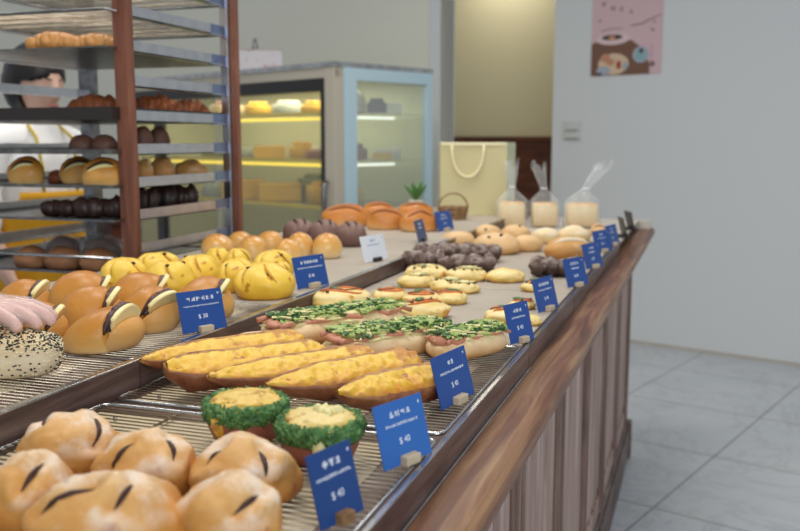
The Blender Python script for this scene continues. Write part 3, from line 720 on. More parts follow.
# flour-dusted buns in the near corner
def dusted(b, label, seed, cuts):
    c, r, h = fit(b, ZF, .95); h = max(h, r*.95)
    def gr(d):
        v = 0
        for a0, e0, a1, e1 in cuts:
            p0 = Vector((math.cos(e0)*math.cos(a0), math.cos(e0)*math.sin(a0), math.sin(e0))); p1 = Vector((math.cos(e1)*math.cos(a1), math.cos(e1)*math.sin(a1), math.sin(e1)))
            q = max(0, min(1, (d-p0).dot(p1-p0)/max(1e-6, (p1-p0).length_squared))); dd = (d-p0.lerp(p1, q)).length
            v -= .12*math.exp(-(dd/.09)**2); v += .045*math.exp(-((dd-.26)/.11)**2)
        return v
    t = thing('dusted_bun', label, 'dusted bun', (c.x, c.y, ZF), PSI, 'flour-dusted buns in the near corner')
    L = Lump(r, r*.95, h, seed, .11, 1.7, 2, .5, gr, .03)
    obj('dough', L.mesh(nu=72, nv=44), 'dust', t)
    for a0, e0, a1, e1 in cuts:
        pts = L.arc(a0, e0, a1, e1, 11); bm = NB(); tube(bm, pts, [.0005+.0024*math.sin(PI*i/10) for i in range(11)], 8); obj('cut', bm, 'slit', t)
D_ = math.radians
for i, (b, l, cu) in enumerate((
    ((24, 417, 123, 486), 'dusted bun at the back left with a white flour cap', [(D_(-40), .45, D_(35), 1.05), (D_(-150), 1.0, D_(160), .95)]),
    ((96, 435, 202, 505), 'dusted bun in the back middle with two dark cuts', [(D_(-128), .35, D_(-112), 1.15), (D_(-40), .55, D_(-5), 1.15)]),
    ((192, 441, 300, 510), 'dusted bun at the back right below the green cups', [(D_(-140), .55, D_(-150), 1.15), (D_(-58), .35, D_(-35), 1.1)]),
    ((-16, 459, 79, 542), 'dusted bun at the left edge with a short cut', [(D_(-80), .6, D_(-10), 1.15)]),
    ((40, 478, 182, 575), 'dusted bun at the bottom with a long curved cut', [(D_(-150), .45, D_(-105), 1.25), (D_(-65), .75, D_(-20), 1.1)]),
    ((174, 483, 284, 568), 'dusted bun at the bottom right, beside the nearest blue card', [(D_(-70), .65, D_(-10), .85)]))):
    dusted(b, l, i*3.3+1, cu)

# parsley-rimmed cups
for b, l, sd in (((203, 392, 290, 448), 'parsley-rimmed bread cup at the left with a flat yellow top', 2), ((275, 398, 366, 470), 'parsley-rimmed bread cup at the right with a creamy centre', 5)):
    x0, y0, x1, y1 = b; c, r, h = fit(b, ZF, 1)
    r *= .95; h = r*1.0
    t = thing('parsley_cup', l, 'stuffed bread cup', (c.x, c.y, ZF), PSI, 'stuffed bread cups with a parsley rim')
    nf = lambda p, a: Vector((p.x*(1+.06*nz(p, 40, sd)), p.y*(1+.06*nz(p, 40, sd)), p.z))
    bm = lathe(NB(), [(.0005, 0), (r*.72, 0), (r*.8, h*.06), (r*.88, h*.3), (r*.93, h*.62), (r*.88, h*.8), (.001, h*.82)], 44, nf, False, False); obj('bread_cup', bm, 'redcup', t)
    bm = NB(); nu, nv = 230, 36; rows = []
    for i in range(nu):
        a = 2*PI*i/nu; row = []
        for j in range(nv):
            q = 2*PI*j/nv; p = Vector(((r*.89+r*.135*math.cos(q))*math.cos(a), (r*.89+r*.135*math.cos(q))*math.sin(a), h*.73+h*.22*math.sin(q)))
            n_ = Vector((math.cos(q)*math.cos(a), math.cos(q)*math.sin(a), math.sin(q))); row.append(bm.verts.new(p+n_*(.0052*nz(p, 420, sd)+.0026*nz(p, 150, sd))))
        rows.append(row)
    for i in range(nu):
        for j in range(nv): bm.faces.new((rows[i][j], rows[(i+1) % nu][j], rows[(i+1) % nu][(j+1) % nv], rows[i][(j+1) % nv]))
    bmesh.ops.recalc_face_normals(bm, faces=bm.faces[:]); obj('parsley_rim', bm, 'parsley', t)
    bm = NB(); Lump(r*.87, r*.87, h*.30, sd, .10, 3, 2, .2, None, .13).mesh(bm)
    for v in bm.verts: v.co.z += h*.80
    obj('cheese_top', bm, 'cheesePale' if sd == 5 else 'cheeseGold', t)
    if sd == 5:
        bm = NB(); rg = random.Random(3)
        for k in range(7):
            a = rg.random()*6.28; q = rg.random()*r*.36; blob(bm, (q*math.cos(a)+r*.1, q*math.sin(a), h*1.095), (r*.17, r*.11, .005), k, .3, 2, 2, a)
        obj('cream_shreds', bm, 'shred', t)
        bm = NB(); tube(bm, [(r*.05, -r*.84, h*.72), (r*.05, -r*.93, h*.5), (r*.07, -r*.87, h*.26), (r*.07, -r*.84, h*.1)], [.006, .007, .006, .003], 8); obj('cream_drip', bm, 'shred', t)
        bm = NB(); tube(bm, [(r*.55, -r*.66, h*.78), (r*.64, -r*.66, h*.6)], [.006, .004], 8); obj('cheese_drip', bm, 'cheese', t)
    else:
        bm = NB(); tube(bm, [(-r*.55, -r*.7, h*.7), (-r*.52, -r*.72, h*.5), (-r*.46, -r*.70, h*.3), (-r*.44, -r*.66, h*.14)], [.007, .008, .006, .003], 8); obj('cheese_drip', bm, 'cheese', t)

# cheese toasts: split baguette halves with a yellow spread
def half_loaf(p0, p1, label, width=.050, tilt=.36, hh=.031, seed=0, lift=0):
    a = at(*p0, ZF); b2 = at(*p1, ZF); c = (a+b2)/2; L = (b2-a).length; ang = math.atan2(b2.y-a.y, b2.x-a.x)
    t = thing('cheese_toast', label, 'cheese toast', (c.x, c.y, ZF+lift), ang, 'long cheese toasts on the front tier')
    n = 60; m_ = 21; crust = NB(); topv = NB(); rows = []; trow = []
    rt = Matrix.Rotation(tilt, 3, 'X')
    def env(s):
        a_ = min(1, (s/.34))**.6 if seed != 2 else min(1, .35+s/.2)
        b_ = min(1, (1-s)/.06+.35)**.7
        return max(.08, a_*b_)*(1+.10*noise.noise(Vector((s*6, seed, 0))))
    for i in range(n+1):
        s = i/n; x = (s-.5)*L; w = width/2*env(s); hz = hh*min(1, env(s)*1.02); row = []
        bow = .006*math.sin(s*PI+seed)
        for j in range(m_+1):
            q = PI*j/m_; y = -math.cos(q)*w; z = hz-math.sin(q)**.75*hz
            ed = .0035*math.exp(-((abs(y)/max(w, .001)-1)/.06)**2) if j not in (0, m_) else .0012
            p = rt @ Vector((0, y, z-hz+ed)); row.append(crust.verts.new((x, p.y+bow+.0012*nz((x, y, z), 60, seed), p.z)))
        rows.append(row)
        tr = []
        for j in range(15):
            u = -1+2*j/14; y = u*w*.88; zt_ = .0016*(1-u**4)+.0030*nz((x, y, 0), 60, seed)*(1-u**4)+.0046*nz((x, y, 0), 150, seed)*(1-u**4)+.0030*(1-u**6)
            p = rt @ Vector((0, y, zt_)); tr.append(topv.verts.new((x*.985, p.y+bow, p.z)))
        trow.append(tr)
    for R2, bm, closed in ((rows, crust, True), (trow, topv, False)):
        for ra, rb in zip(R2, R2[1:]):
            for j in range(len(ra)-1): bm.faces.new((ra[j], ra[j+1], rb[j+1], rb[j]))
            if closed: bm.faces.new((ra[-1], ra[0], rb[0], rb[-1]))
        if closed: bm.faces.new(R2[0]); bm.faces.new(R2[-1][::-1])
        bmesh.ops.recalc_face_normals(bm, faces=bm.faces[:])
    if sum(f.normal.z for f in topv.faces) < 0: bmesh.ops.reverse_faces(topv, faces=topv.faces[:])
    zm = min(v.co.z for v in crust.verts)
    for bm in (crust, topv):
        for v in bm.verts: v.co.z -= zm
    obj('crust', crust, 'crust', t); obj('cheese_spread', topv, 'cheese', t)
half_loaf((142, 384), (300, 356), 'cheese toast at the back left, beside the step', seed=1)
half_loaf((168, 397), (322, 373), 'plumper cheese toast second from the back, thick pale end at the left', width=.054, hh=.036, seed=2)
half_loaf((208, 402), (372, 374), 'cheese toast third from the back in the middle of the row', seed=3)
half_loaf((264, 410), (420, 381), 'broad cheese toast right behind the parsley cups', width=.056, seed=4)
half_loaf((334, 420), (450, 398), 'front cheese toast, its right end behind the blue card', width=.052, seed=5)

# scallion and ham loaves
def veg_loaf(p0, p1, label, width=.085, seed=0, hh=.032):
    a = at(*p0, ZF); b2 = at(*p1, ZF); c = (a+b2)/2; L = (b2-a).length; ang = math.atan2(b2.y-a.y, b2.x-a.x); rg = random.Random(seed+40)
    t = thing('scallion_loaf', label, 'topped loaf', (c.x, c.y, ZF), ang, 'long loaves topped with ham and scallion')
    Lm = Lump(L/2, width/2, hh, seed, .04, 2.2, 5.0, .85, lambda d: -.05*max(0, d.z), .015, .72); obj('bread', Lm.mesh(nu=60, nv=26), 'loaf', t)
    bm = NB(); poly_ = []
    for s in (-1, 1):
        pts = [(-L*.47+L*.94*i/14, s*width*(.33+.05*math.sin(i*1.7+seed)), hh*.90+.003*math.sin(i*2.1)) for i in range(15)]
        tube(bm, pts, [.002+.0028*abs(math.sin(i*.9+seed)) for i in range(15)], 8)
    blob(bm, (-L*.40, 0, hh*.86), (L*.09, width*.34, .008), seed, .2, 2, 2); obj('ham', bm, 'ham', t)
    bm = NB(); blob(bm, (L*.02, 0, hh*.86), (L*.43, width*.38, .010), seed, .35, 4, 4); obj('cheese_bed', bm, 'shred', t)
    gd, gl, gs = NB(), NB(), NB()
    for k in range(620):
        x = rg.uniform(-.42, .46)*L; y = rg.gauss(0, .5)*width*.4
        if abs(y) > width*.44: continue
        z = hh*.92+.009*math.sqrt(max(0, 1-(y/(width*.46))**2))*(1-(2*x/L)**6)+rg.uniform(-.002, .005)
        s = rg.uniform(.0028, .0058); bm = rg.choice((gd, gd, gd, gl, gl, gl, gs))
        m4 = Matrix.Translation((x, y, z)) @ Matrix.Rotation(rg.random()*6.3, 4, 'Z') @ Matrix.Rotation(rg.uniform(-.9, .9), 4, 'X')
        ln = rg.uniform(.7, 1.6) if bm is not gs else 2.2
        box(bm, -s*ln, s*ln, -s*.6 if bm is not gs else -s*.3, s*.6 if bm is not gs else s*.3, -s*.22, s*.22, 0, 0, m4)
    for nm, bm, mt in (('dark_scallion', gd, 'greenD'), ('light_scallion', gl, 'greenL'), ('cheese_shreds', gs, 'shred')):
        o = obj(nm, bm, mt, t, False); o['kind'] = 'stuff'
    return t
veg_loaf((264, 348), (404, 326), 'scallion and ham loaf at the back left beside the step', .095, 1, .041)
veg_loaf((326, 362), (446, 345), 'scallion and ham loaf in the middle, pale cut end to the left', .085, 2, .037)
veg_loaf((434, 362), (499, 347), 'scallion and ham loaf at the right, running behind the blue card', .068, 3, .034)
bm = NB(); p = at(262, 345, ZF); 
L = Lump(.045, .024, .022, 3, .06, 2, 2.5, .7); o = obj('bread_heel', L.mesh(), 'loaf', None, True, (p.x, p.y, ZF), .4); tag(o, 'small golden bread end sticking out left of the back scallion loaf', 'bread end')
p = at(330, 359, ZF); o = obj('bread_heel', Lump(.036, .024, .02, 5, .06, 2, 2.5, .7).mesh(), 'loaf', None, True, (p.x-.01, p.y, ZF), .1); tag(o, 'small golden bread end left of the middle scallion loaf', 'bread end')

# pepper and mushroom pastries
def pastry(b, label, kind, yaw=0, dep=.75, seed=0):
    c, r, h = fit(b, ZF, dep); h = min(h, r*.66)
    nm = {'pepper': 'pepper_pastry', 'mush': 'mushroom_pastry', 'plain': 'plain_oval_bun'}[kind]
    grp = {'pepper': 'pepper pastries on the grey sheet', 'mush': 'mushroom pastries on the grey sheet', 'plain': None}[kind]
    t = thing(nm, label, 'savoury pastry', (c.x, c.y, ZF), PSI+yaw, grp); rg = random.Random(seed)
    L = Lump(r, r*dep, h, seed*2.2, .08, 2.0, 2.2, .55, lambda d: -.10*max(0, d.z-.75)*4*(kind != 'plain'), .012)
    obj('dough', L.mesh(nu=48, nv=28), 'pastry', t)
    if kind == 'pepper':
        for k in range(2):
            o = -.45+.6*k; pts = [L.pt((-.75+1.5*i/7, o+.22*math.sin(i*.6+seed), .8))+Vector((0, 0, .001)) for i in range(8)]
            bm = NB(); tube(bm, pts, [.0006+.0019*(math.sin(PI*(i+.4)/7.8)) for i in range(8)], 6); obj('pepper_strip', bm, 'pepper', t)
        pts = [L.pt((-.8+1.6*i/7, -.05+.2*math.sin(i*.9+seed), .85))+Vector((0, 0, .0005)) for i in range(8)]
        bm = NB(); tube(bm, pts, .0019, 6); obj('sauce_line', bm, 'sauce', t)
        p = L.pt((rg.uniform(-.3, .5), rg.uniform(-.1, .4), .9)); bm = NB(); blob(bm, p+Vector((0, 0, .002)), (.014, .008, .003), seed, .25, 2, 2, rg.random()*3); obj('herb_leaf', bm, 'leaf', t)
        for k in range(4):
            p = L.pt((rg.uniform(-.6, .6), rg.uniform(-.5, .5), .8)); bm = NB(); blob(bm, p+Vector((0, 0, .001)), .0038, k, .3, 2, 1); obj('topping_bit', bm, rg.choice(('pepper', 'olive', 'leaf')), t)
    elif kind == 'mush':
        for k in range(12):
            q_ = rg.uniform(.5, 1); p = L.pt((rg.uniform(-.75, .75), rg.uniform(-.7, .6), .75)); bm = NB(); blob(bm, p+Vector((0, 0, .0003)), (.0052*q_, .0036*q_, .0030*q_), k, .5, 2, 2, rg.random()*3); obj('mushroom_bit', bm, 'olive', t)
        bm = NB(); blob(bm, L.pt((.1, -.1, 1))-Vector((0, 0, .0012)), (r*.45, r*.30, .0035), seed, .7, 4, 3); obj('melted_cheese', bm, 'shred', t)
    return t
for i, (b, l, k, yw) in enumerate((
    ((311, 287, 372, 311), 'pepper pastry lying against the step behind the back scallion loaf', 'pepper', .2),
    ((372, 280, 409, 302), 'pepper pastry with a browned rim at the left of the middle group', 'pepper', .3),
    ((402, 279, 440, 306), 'pepper pastry in the centre of the middle group', 'pepper', -.2),
    ((395, 296, 450, 320), 'long pepper pastry nearest to the scallion loaves', 'pepper', .1),
    ((430, 286, 468, 305), 'pepper pastry with a big green leaf at the right of the middle group', 'pepper', 0),
    ((397, 268, 436, 288), 'mushroom pastry at the left, close to the step', 'mush', .2),
    ((405, 259, 448, 280), 'mushroom pastry at the back beside the chocolate braids', 'mush', 0),
    ((430, 271, 468, 292), 'mushroom pastry in the middle of the second row', 'mush', -.2),
    ((446, 262, 487, 282), 'mushroom pastry below the right end of the chocolate braids', 'mush', .1),
    ((446, 276, 480, 294), 'pale mushroom pastry right of the second row', 'mush', .1),
    ((486, 264, 525, 283), 'smooth plain oval bun alone on the grey sheet', 'plain', .1),
    ((520, 271, 550, 292), 'pepper pastry half hidden behind the card of the pepper pastries', 'pepper', .3),
    ((484, 294, 530, 325), 'big pepper pastry with a long orange strip near the blue cards', 'pepper', .1),
    ((508, 285, 537, 310), 'pepper pastry between the big one and the blue card', 'pepper', .4),
    ((512, 306, 542, 326), 'pale round bun peeking out behind the scallion loaf card', 'plain', 0))): pastry(b, l, k, yw, seed=i+1)

# chocolate braids
def braid(b, label, yaw, seed):
    c, r, h = fit(b, ZF, .6); rg = random.Random(seed)
    bm = NB(); n = 4
    for k in range(n):
        for s_ in (-1, 1):
            x = -r+2*r*(k+.5+.22*s_)/n; q = r*.36*(1-.4*abs(x/r)**3)*rg.uniform(.85, 1.12); zz = max(q*.75, h*.44)*rg.uniform(.85, 1.1)
            blob(bm, (x, s_*r*.2+rg.uniform(-.05, .05)*r, zz), (q*1.4, q*.62, zz*.95), seed+k+s_, .2, 1.7, 3, Matrix.Rotation(.75*s_, 3, 'Z') @ Matrix.Rotation(.25*s_, 3, 'Y'))
    for v in bm.verts: v.co.z = max(0, v.co.z)
    o = obj('chocolate_braid', bm, 'braid', None, True, (c.x, c.y, ZF), PSI+yaw); tag(o, label, 'braided bread', 'dark chocolate braids')
braid((404, 248, 444, 270), 'dark chocolate braid at the left end of the pile by the step', .2, 1)
braid((416, 242, 462, 262), 'dark chocolate braid at the back of the pile, left half', .1, 2)
braid((446, 242, 500, 263), 'dark chocolate braid at the back of the pile, right half', 0, 3)
braid((440, 252, 494, 274), 'dark chocolate braid at the front right of the pile, with sugar', .1, 4)
braid((532, 254, 580, 278), 'single dark chocolate braid left of the blue card, apart from the pile', .1, 5)

# tan breads at the far end
def raisin_bread(b, label, mt, raisins, seed, dep=.75, grp='soft tan breads at the far end', nm='raisin_bread', yaw=0):
    c, r, h = fit(b, ZF, dep); h = min(h, r*1.0)
    t = thing(nm, label, 'soft bread', (c.x, c.y, ZF-(0.0025 if c.y > 2.92 else 0)), PSI+yaw, grp); rg = random.Random(seed)
    L = Lump(r, r*dep, h, seed, .06, 1.6, 2.1, .5, None, .012); obj('dough', L.mesh(nu=44, nv=26), mt, t)
    for k in range(raisins):
        p = L.at(-PI/2+rg.uniform(-.6, .9), rg.uniform(.55, 1.25)); bm = NB(); blob(bm, p, (.006, .005, .004), k, .2, 2, 1); obj('raisin', bm, 'raisin', t)
for i, (b, l, mt, n_) in enumerate((((440, 231, 475, 248), 'smooth tan bread at the left behind the chocolate braids', 'cookie', 0), ((473, 220, 502, 240), 'tan bread with one raisin at the back left of the raisin breads', 'cookie', 1), ((472, 233, 520, 255), 'largest tan bread, raisins clustered on its crown', 'cookie', 4), ((501, 220, 530, 240), 'flour-topped bread at the back below the first plastic bag', 'cookie', 1), ((510, 228, 543, 252), 'plain tan bread right of the largest raisin bread', 'cookie', 0), ((530, 220, 560, 244), 'round white bun below the middle plastic bag', 'pale', 0), ((557, 221, 590, 243), 'round pale bun below the right plastic bag', 'pale', 0))): raisin_bread(b, l, mt, n_, i+3)
slit_roll((544, 236, 592, 261), 'flour-streaked rustic loaf behind the blue card near the edge', 'rustic', ZF, .1, None, .7, 1, 'rustic_loaf', 'rustic loaf', 'cutpale')
slit_roll((590, 224, 606, 236), 'tiny roll behind the farthest blue cards', 'cookie', ZF-.003, .0, None, .8, 1, 'small_roll', 'bread roll', 'cutbrown')

# loaves in clear bags
for (x0, y0, x1, y1), l, ln, top in (((496, 158, 527, 228), 'left', -.006, 0), ((529, 160, 559, 228), 'middle', -.030, 1), ((563, 160, 600, 229), 'right', .085, 2)):
    c, r, h = fit((x0, y1-32, x1, y1), ZF-.003, .7); z = ZF-.003; H = (y1-y0-6)*depth(c)/FPX
    o = obj('bagged_loaf', (lambda bm: box(bm, -r*.82, r*.82, -r*.55, r*.55, .003, H*.40, r*.22))(NB()), 'toastloaf', None, True, (c.x, c.y, z), PSI)
    tag(o, 'pale sliced loaf inside the %s clear plastic bag' % l, 'loaf', 'loaves in clear bags')
    t = thing('bread_bag', '%s of the three clear plastic bags, twisted shut above its loaf' % l, 'plastic bag', (c.x, c.y, z), PSI, 'clear bags of bread')
    prof = [(.86, 0), (.99, .02), (1.02, .15), (1.0, .32), (.92, .41), (.66, .49), (.36, .56), (.2, .61), (.2, .64), (.24, .68), (.31, .78), (.38, .9), (.43, 1.0)]
    sd = ord(l[0])
    def nf(p, a):
        k = p.z/H; cr = .06 if k < .4 else .16
        f = 1+cr*math.sin(a*7+sd+k*6)*(.4+k)+.10*noise.noise(Vector((math.cos(a)*2, math.sin(a)*2, k*6+sd)))
        e = .68+.25*max(0, min(1, (k-.35)*4)) if k < .9 else .5
        lean = max(0, k-.55)*ln*2
        # the lower bag is squarer
        sq = 1 if k > .42 else (1/max(abs(math.cos(a)), abs(math.sin(a))))**.45
        zz = p.z+(.012*math.sin(a*3+sd)+.008*math.sin(a*7) if k > .95 else 0)
        return Vector((p.x*f*sq+lean, p.y*f*e*sq, zz))
    bm = lathe(NB(), [(r*q, H*zz) for q, zz in prof], 64, nf, True, False); o = obj('film', bm, 'film', t)
    bm = NB(); tube(bm, [(r*.21*math.cos(a*.5)+ .07*ln*2, r*.21*math.sin(a*.5), H*.625) for a in range(14)], .0022, 6); obj('twist_tie', bm, 'cardwhite', t)

# cream paper tote bag
c = at(476, 215, ZR); Dp = depth(c); w = 75*Dp/FPX; Hb = 72*Dp/FPX
c = c+Vector((c.x, c.y, 0)).normalized()*.0
t = thing('paper_tote_bag', 'large cream paper tote bag with cord handles at the far end of the counter', 'paper bag', (c.x-.01, c.y+.05, ZR), PSI)
bm = NB(); d2 = .075
fr = [(-w/2, -d2), (w*.36, -d2*1.1), (w/2, -d2*.2), (w/2, d2), (-w/2, d2)]
lo = [bm.verts.new((x, y, .0005)) for x, y in fr]; hi = [bm.verts.new((x*1.01, y*1.03, Hb*(1 if i != 4 else .99))) for i, (x, y) in enumerate(fr)]
bm.faces.new(lo[::-1])
for k in range(5):
    f = bm.faces.new((lo[k], lo[(k+1) % 5], hi[(k+1) % 5], hi[k]))
    if k in (1, 2): f.material_index = 1
obj('bag_body', bm, ['bagpaper', 'bagside'], t, False)
for yy in (-d2*1.12-.003, d2*.9):
    pts = [(-w*.36+w*.42*(.5-.5*math.cos(PI*i/16)), yy, Hb*.96-.12*math.sin(PI*i/16)**.8 if yy < 0 else Hb*.95+.0*i-.1*math.sin(PI*i/16)) for i in range(17)]
    bm = NB(); tube(bm, pts, .0045, 8); obj('cord_handle', bm, 'cord', t)
bm = NB(); box(bm, -w/2*1.012, w*.36, -d2*1.16, -d2*1.125, Hb*.96, Hb*1.0, .001); obj('rim_band', bm, 'cord', t, False)

# wicker basket by the blue card
p = at(444, 222, ZR); t = thing('wicker_basket', 'small wicker basket with an arched handle behind the far rear blue card', 'basket', (p.x, p.y+.12, ZR), PSI)
bm = NB()
for k in range(6):
    z = .004+k*.008; r = .046+.0016*k; tube(bm, [(r*math.cos(a*PI/12), r*.75*math.sin(a*PI/12), z+.0015*math.sin(a*3+k*PI)) for a in range(26)], .0042, 6)
lathe(bm, [(.001, .001), (.045, .001), (.045, .004), (.001, .004)], 20); obj('weave', bm, 'wicker', t)
bm = NB(); tube(bm, [(.054*math.cos(PI*i/14), 0, .04+.055*math.sin(PI*i/14)) for i in range(15)], .0035, 6); obj('handle', bm, 'wicker', t)
# little plant
p = at(411, 214, ZR); t = thing('potted_plant', 'little green potted plant standing behind the amber rolls before the glass case', 'plant', (p.x-.03, p.y+.16, ZR), 0)
bm = lathe(NB(), [(.001, 0), (.024, 0), (.03, .045), (.027, .045), (.025, .036), (.001, .036)], 24, None, False, False); obj('pot', bm, 'pot', t)
rg = random.Random(3)
for k in range(13):
    a = rg.random()*6.28; l_ = rg.uniform(.05, .085); q = rg.uniform(.15, .9); bm = NB()
    pts = [Vector((0, 0, .035)).lerp(Vector((math.cos(a)*l_*q, math.sin(a)*l_*q, .035+l_*1.25*(1-.35*q))), s/6)+Vector((0, 0, .012*math.sin(PI*s/6))) for s in range(7)]
    tube(bm, pts, [.0015, .004, .0065, .007, .0055, .003, .0004], 6); obj('leaf', bm, 'plant', t)

# ------------------------------------------------------------------ sesame loaf and the hand on it
p = at(30, 386, ZR); sl = thing('sesame_loaf', 'white loaf crusted with black and white sesame under the gloved hand', 'sesame loaf', (p.x-.083, p.y+.034, ZR), PSI-.02)
SL = Lump(.085, .037, .055, 2, .03, 1.5, 5, .85, None, .006, .62); obj('loaf', SL.mesh(nu=60, nv=34), 'sesdough', sl)
rg = random.Random(8); bb, bw = NB(), NB()
for k in range(2600):
    d = Vector((rg.gauss(0, 1), rg.gauss(0, 1), rg.gauss(0, 1)+.55)).normalized()
    if d.z < -.6 or (d.z < .0 and rg.random() < .5): continue
    q = SL.pt(d); m4 = Matrix.Rotation(rg.random()*6, 3, 'Z')
    blob(bb if rg.random() < .52 else bw, q, (.0024, .0014, .0012), k, 0, 1, 1, m4)
for nm, bm, mt in (('black_sesame', bb, 'sesblack'), ('white_sesame', bw, 'seswhite')): o = obj(nm, bm, mt, sl); o['kind'] = 'stuff'

def skin_mesh(nodes, edges, sub=2, extra=None, remesh=None):
    """one continuous surface grown over a skeleton of joints with radii"""
    me = bpy.data.meshes.new('sk'); me.from_pydata([n_[0] for n_ in nodes], edges, []); o = bpy.data.objects.new('sk', me); C.objects.link(o)
    bpy.context.view_layer.objects.active = o
    md = o.modifiers.new('Skin', 'SKIN'); md.use_smooth_shade = True
    if not me.skin_vertices: me.skin_vertices.new()
    for i, n_ in enumerate(nodes):
        r = n_[1]; r = r if isinstance(r, tuple) else (r, r); me.skin_vertices[0].data[i].radius = r; me.skin_vertices[0].data[i].use_root = (i == 0)
    s = o.modifiers.new('Sub', 'SUBSURF'); s.levels = sub; s.render_levels = sub
    bpy.context.view_layer.update()
    m2 = bpy.data.meshes.new_from_object(o.evaluated_get(bpy.context.evaluated_depsgraph_get()))
    bpy.data.objects.remove(o); bm = NB(); bm.from_mesh(m2); bpy.data.meshes.remove(m2)
    if extra: extra(bm)
    if remesh:
        m3 = bpy.data.meshes.new('rm'); bm.to_mesh(m3); bm.free(); o = bpy.data.objects.new('rm', m3); C.objects.link(o)
        q = o.modifiers.new('R', 'REMESH'); q.mode = 'VOXEL'; q.voxel_size = remesh; q.use_smooth_shade = True
        q2 = o.modifiers.new('S', 'SMOOTH'); q2.iterations = 4; q2.factor = .5
        bpy.context.view_layer.update(); m4 = bpy.data.meshes.new_from_object(o.evaluated_get(bpy.context.evaluated_depsgraph_get()))
        bpy.data.objects.remove(o); bm = NB(); bm.from_mesh(m4); bpy.data.meshes.remove(m4)
    return bm
def body_mesh(nodes, edges, voxel, extra=None, steps=9, smooth=6):
    """one continuous surface: limbs swept between joints, fused and smoothed"""
    bm = NB()
    R3 = lambda r: Vector((r[1], r[0], (r[0]+r[1])/2)) if isinstance(r, tuple) else Vector((r, r, r))
    for a, b in edges:
        pa, pb = Vector(nodes[a][0]), Vector(nodes[b][0]); ra, rb = R3(nodes[a][1]), R3(nodes[b][1])
        for k in range(steps+1):
            u = k/steps; r = ra.lerp(rb, u); r.z = min(r.z, max(r.x, .02)); blob(bm, pa.lerp(pb, u), tuple(r), 0, 0, 1, 2)
    if extra: extra(bm)
    m3 = bpy.data.meshes.new('rm'); bm.to_mesh(m3); bm.free(); o = bpy.data.objects.new('rm', m3); C.objects.link(o)
    q = o.modifiers.new('R', 'REMESH'); q.mode = 'VOXEL'; q.voxel_size = voxel
    q2 = o.modifiers.new('S', 'SMOOTH'); q2.iterations = smooth; q2.factor = .5
    bpy.context.view_layer.update(); m4 = bpy.data.meshes.new_from_object(o.evaluated_get(bpy.context.evaluated_depsgraph_get()))
    bpy.data.objects.remove(o); bm = NB(); bm.from_mesh(m4); bpy.data.meshes.remove(m4); return bm
# the hand: local frame at the loaf, x to the right of the view, y away, z up
H0 = Vector((p.x-.074, p.y+.03, ZR)); zt_ = .055
hn = []; he = []
def hp(x, y, z, r): hn.append(((x, y, z), r)); return len(hn)-1
w0 = hp(-.085, .040, zt_+.034, (.026, .019)); w1 = hp(-.050, .034, zt_+.030, (.030, .016)); w2 = hp(-.020, .030, zt_+.026, (.032, .0145)); f0 = hp(-.14, .046, zt_+.040, (.024, .021)); f1 = hp(-.22, .055, zt_+.055, (.030, .028)); f2 = hp(-.32, .065, zt_+.075, (.037, .036))
he += [(w0, w1), (w1, w2), (w0, f0), (f0, f1), (f1, f2)]
for y0_, ext, dr in ((.052, .0, .010), (.034, .010, .004), (.016, .004, -.002), (.000, -.010, -.008)):
    a = hp(-.012, y0_*.9+.004, zt_+.022, .0098); b_ = hp(.016+ext, y0_+dr*.3, zt_+.0235, .0088); c_ = hp(.036+ext, y0_+dr*.6, zt_+.014, .0080); d_ = hp(.047+ext, y0_+dr, zt_+.0005, .0068)
    he += [(w2, a), (a, b_), (b_, c_), (c_, d_)]
a = hp(-.052, .006, zt_+.020, .0125); b_ = hp(-.036, -.016, zt_+.010, .0105); c_ = hp(-.018, -.031, zt_-.002, .0088); d_ = hp(-.006, -.038, zt_-.012, .0075)
he += [(w1, a), (a, b_), (b_, c_), (c_, d_)]
hand = skin_mesh(hn, he, 2, None, .0022)
ho = obj('person', hand, 'skin', None, True, H0, PSI-.12); tag(ho, 'hand in a thin clear glove reaching from the left onto the sesame loaf', 'person')
gl_n = [(n_[0], (n_[1][0]+.004, n_[1][1]+.004) if isinstance(n_[1], tuple) else n_[1]+.0028) for n_ in hn]
glv = skin_mesh(gl_n, he, 2, None, .003)
bmesh.ops.bisect_plane(glv, geom=glv.verts[:]+glv.edges[:]+glv.faces[:], plane_co=(-.15, 0, 0), plane_no=(1, 0, 0), clear_inner=True)
for v in glv.verts:
    v.co += v.normal*.0012*nz(v.co, 120, 3)
obj('clear_glove', glv, 'glove', ho)

# ------------------------------------------------------------------ bakery rack
RX0, RX1, RY0, RY1 = -1.84, -1.302, 1.80, 2.40
LV = [1.677, 1.594, 1.512, 1.429, 1.346, 1.265, 1.184, 1.104, 1.020, .975]
rk = thing('bakery_rack', 'tall steel tray rack with red-brown wooden posts behind the counter at the left', 'tray rack', ((RX0+RX1)/2, (RY0+RY1)/2, 0))
def rp(nm, bm, mt, sm=False):
    o = obj(nm, bm, mt, rk, sm); o.location = (-(RX0+RX1)/2, -(RY0+RY1)/2, 0); return o
bm = NB(); box(bm, -1.338, -1.300, 1.844, 1.873, 0, 2.05, .002); rp('wooden_post', bm, 'post')
bm = NB(); box(bm, -1.318, -1.300, 2.366, 2.388, 0, 2.05, .002); rp('wooden_post', bm, 'post')
bm = NB(); box(bm, -1.343, -1.3185, 2.352, 2.38, 0, 2.05, .001); rp('steel_upright', bm, 'runner')
bm = NB(); box(bm, RX0-.03, RX0, RY0-.03, RY0, 0, 2.05, .001); rp('steel_upright', bm, 'steel_dark')
bm = NB(); box(bm, RX0-.012, RX0+.03, RY1-.03, RY1+.01, 0, 2.05, .001); rp('steel_upright', bm, 'steel_dark')
for z in (.25, 2.0):
    for y in (RY0+.01, RY1-.01):
        bm = NB(); box(bm, RX0-.001, RX1-.02, y-.012, y+.012, z, z+.03); rp('cross_bar', bm, 'steel_dark')
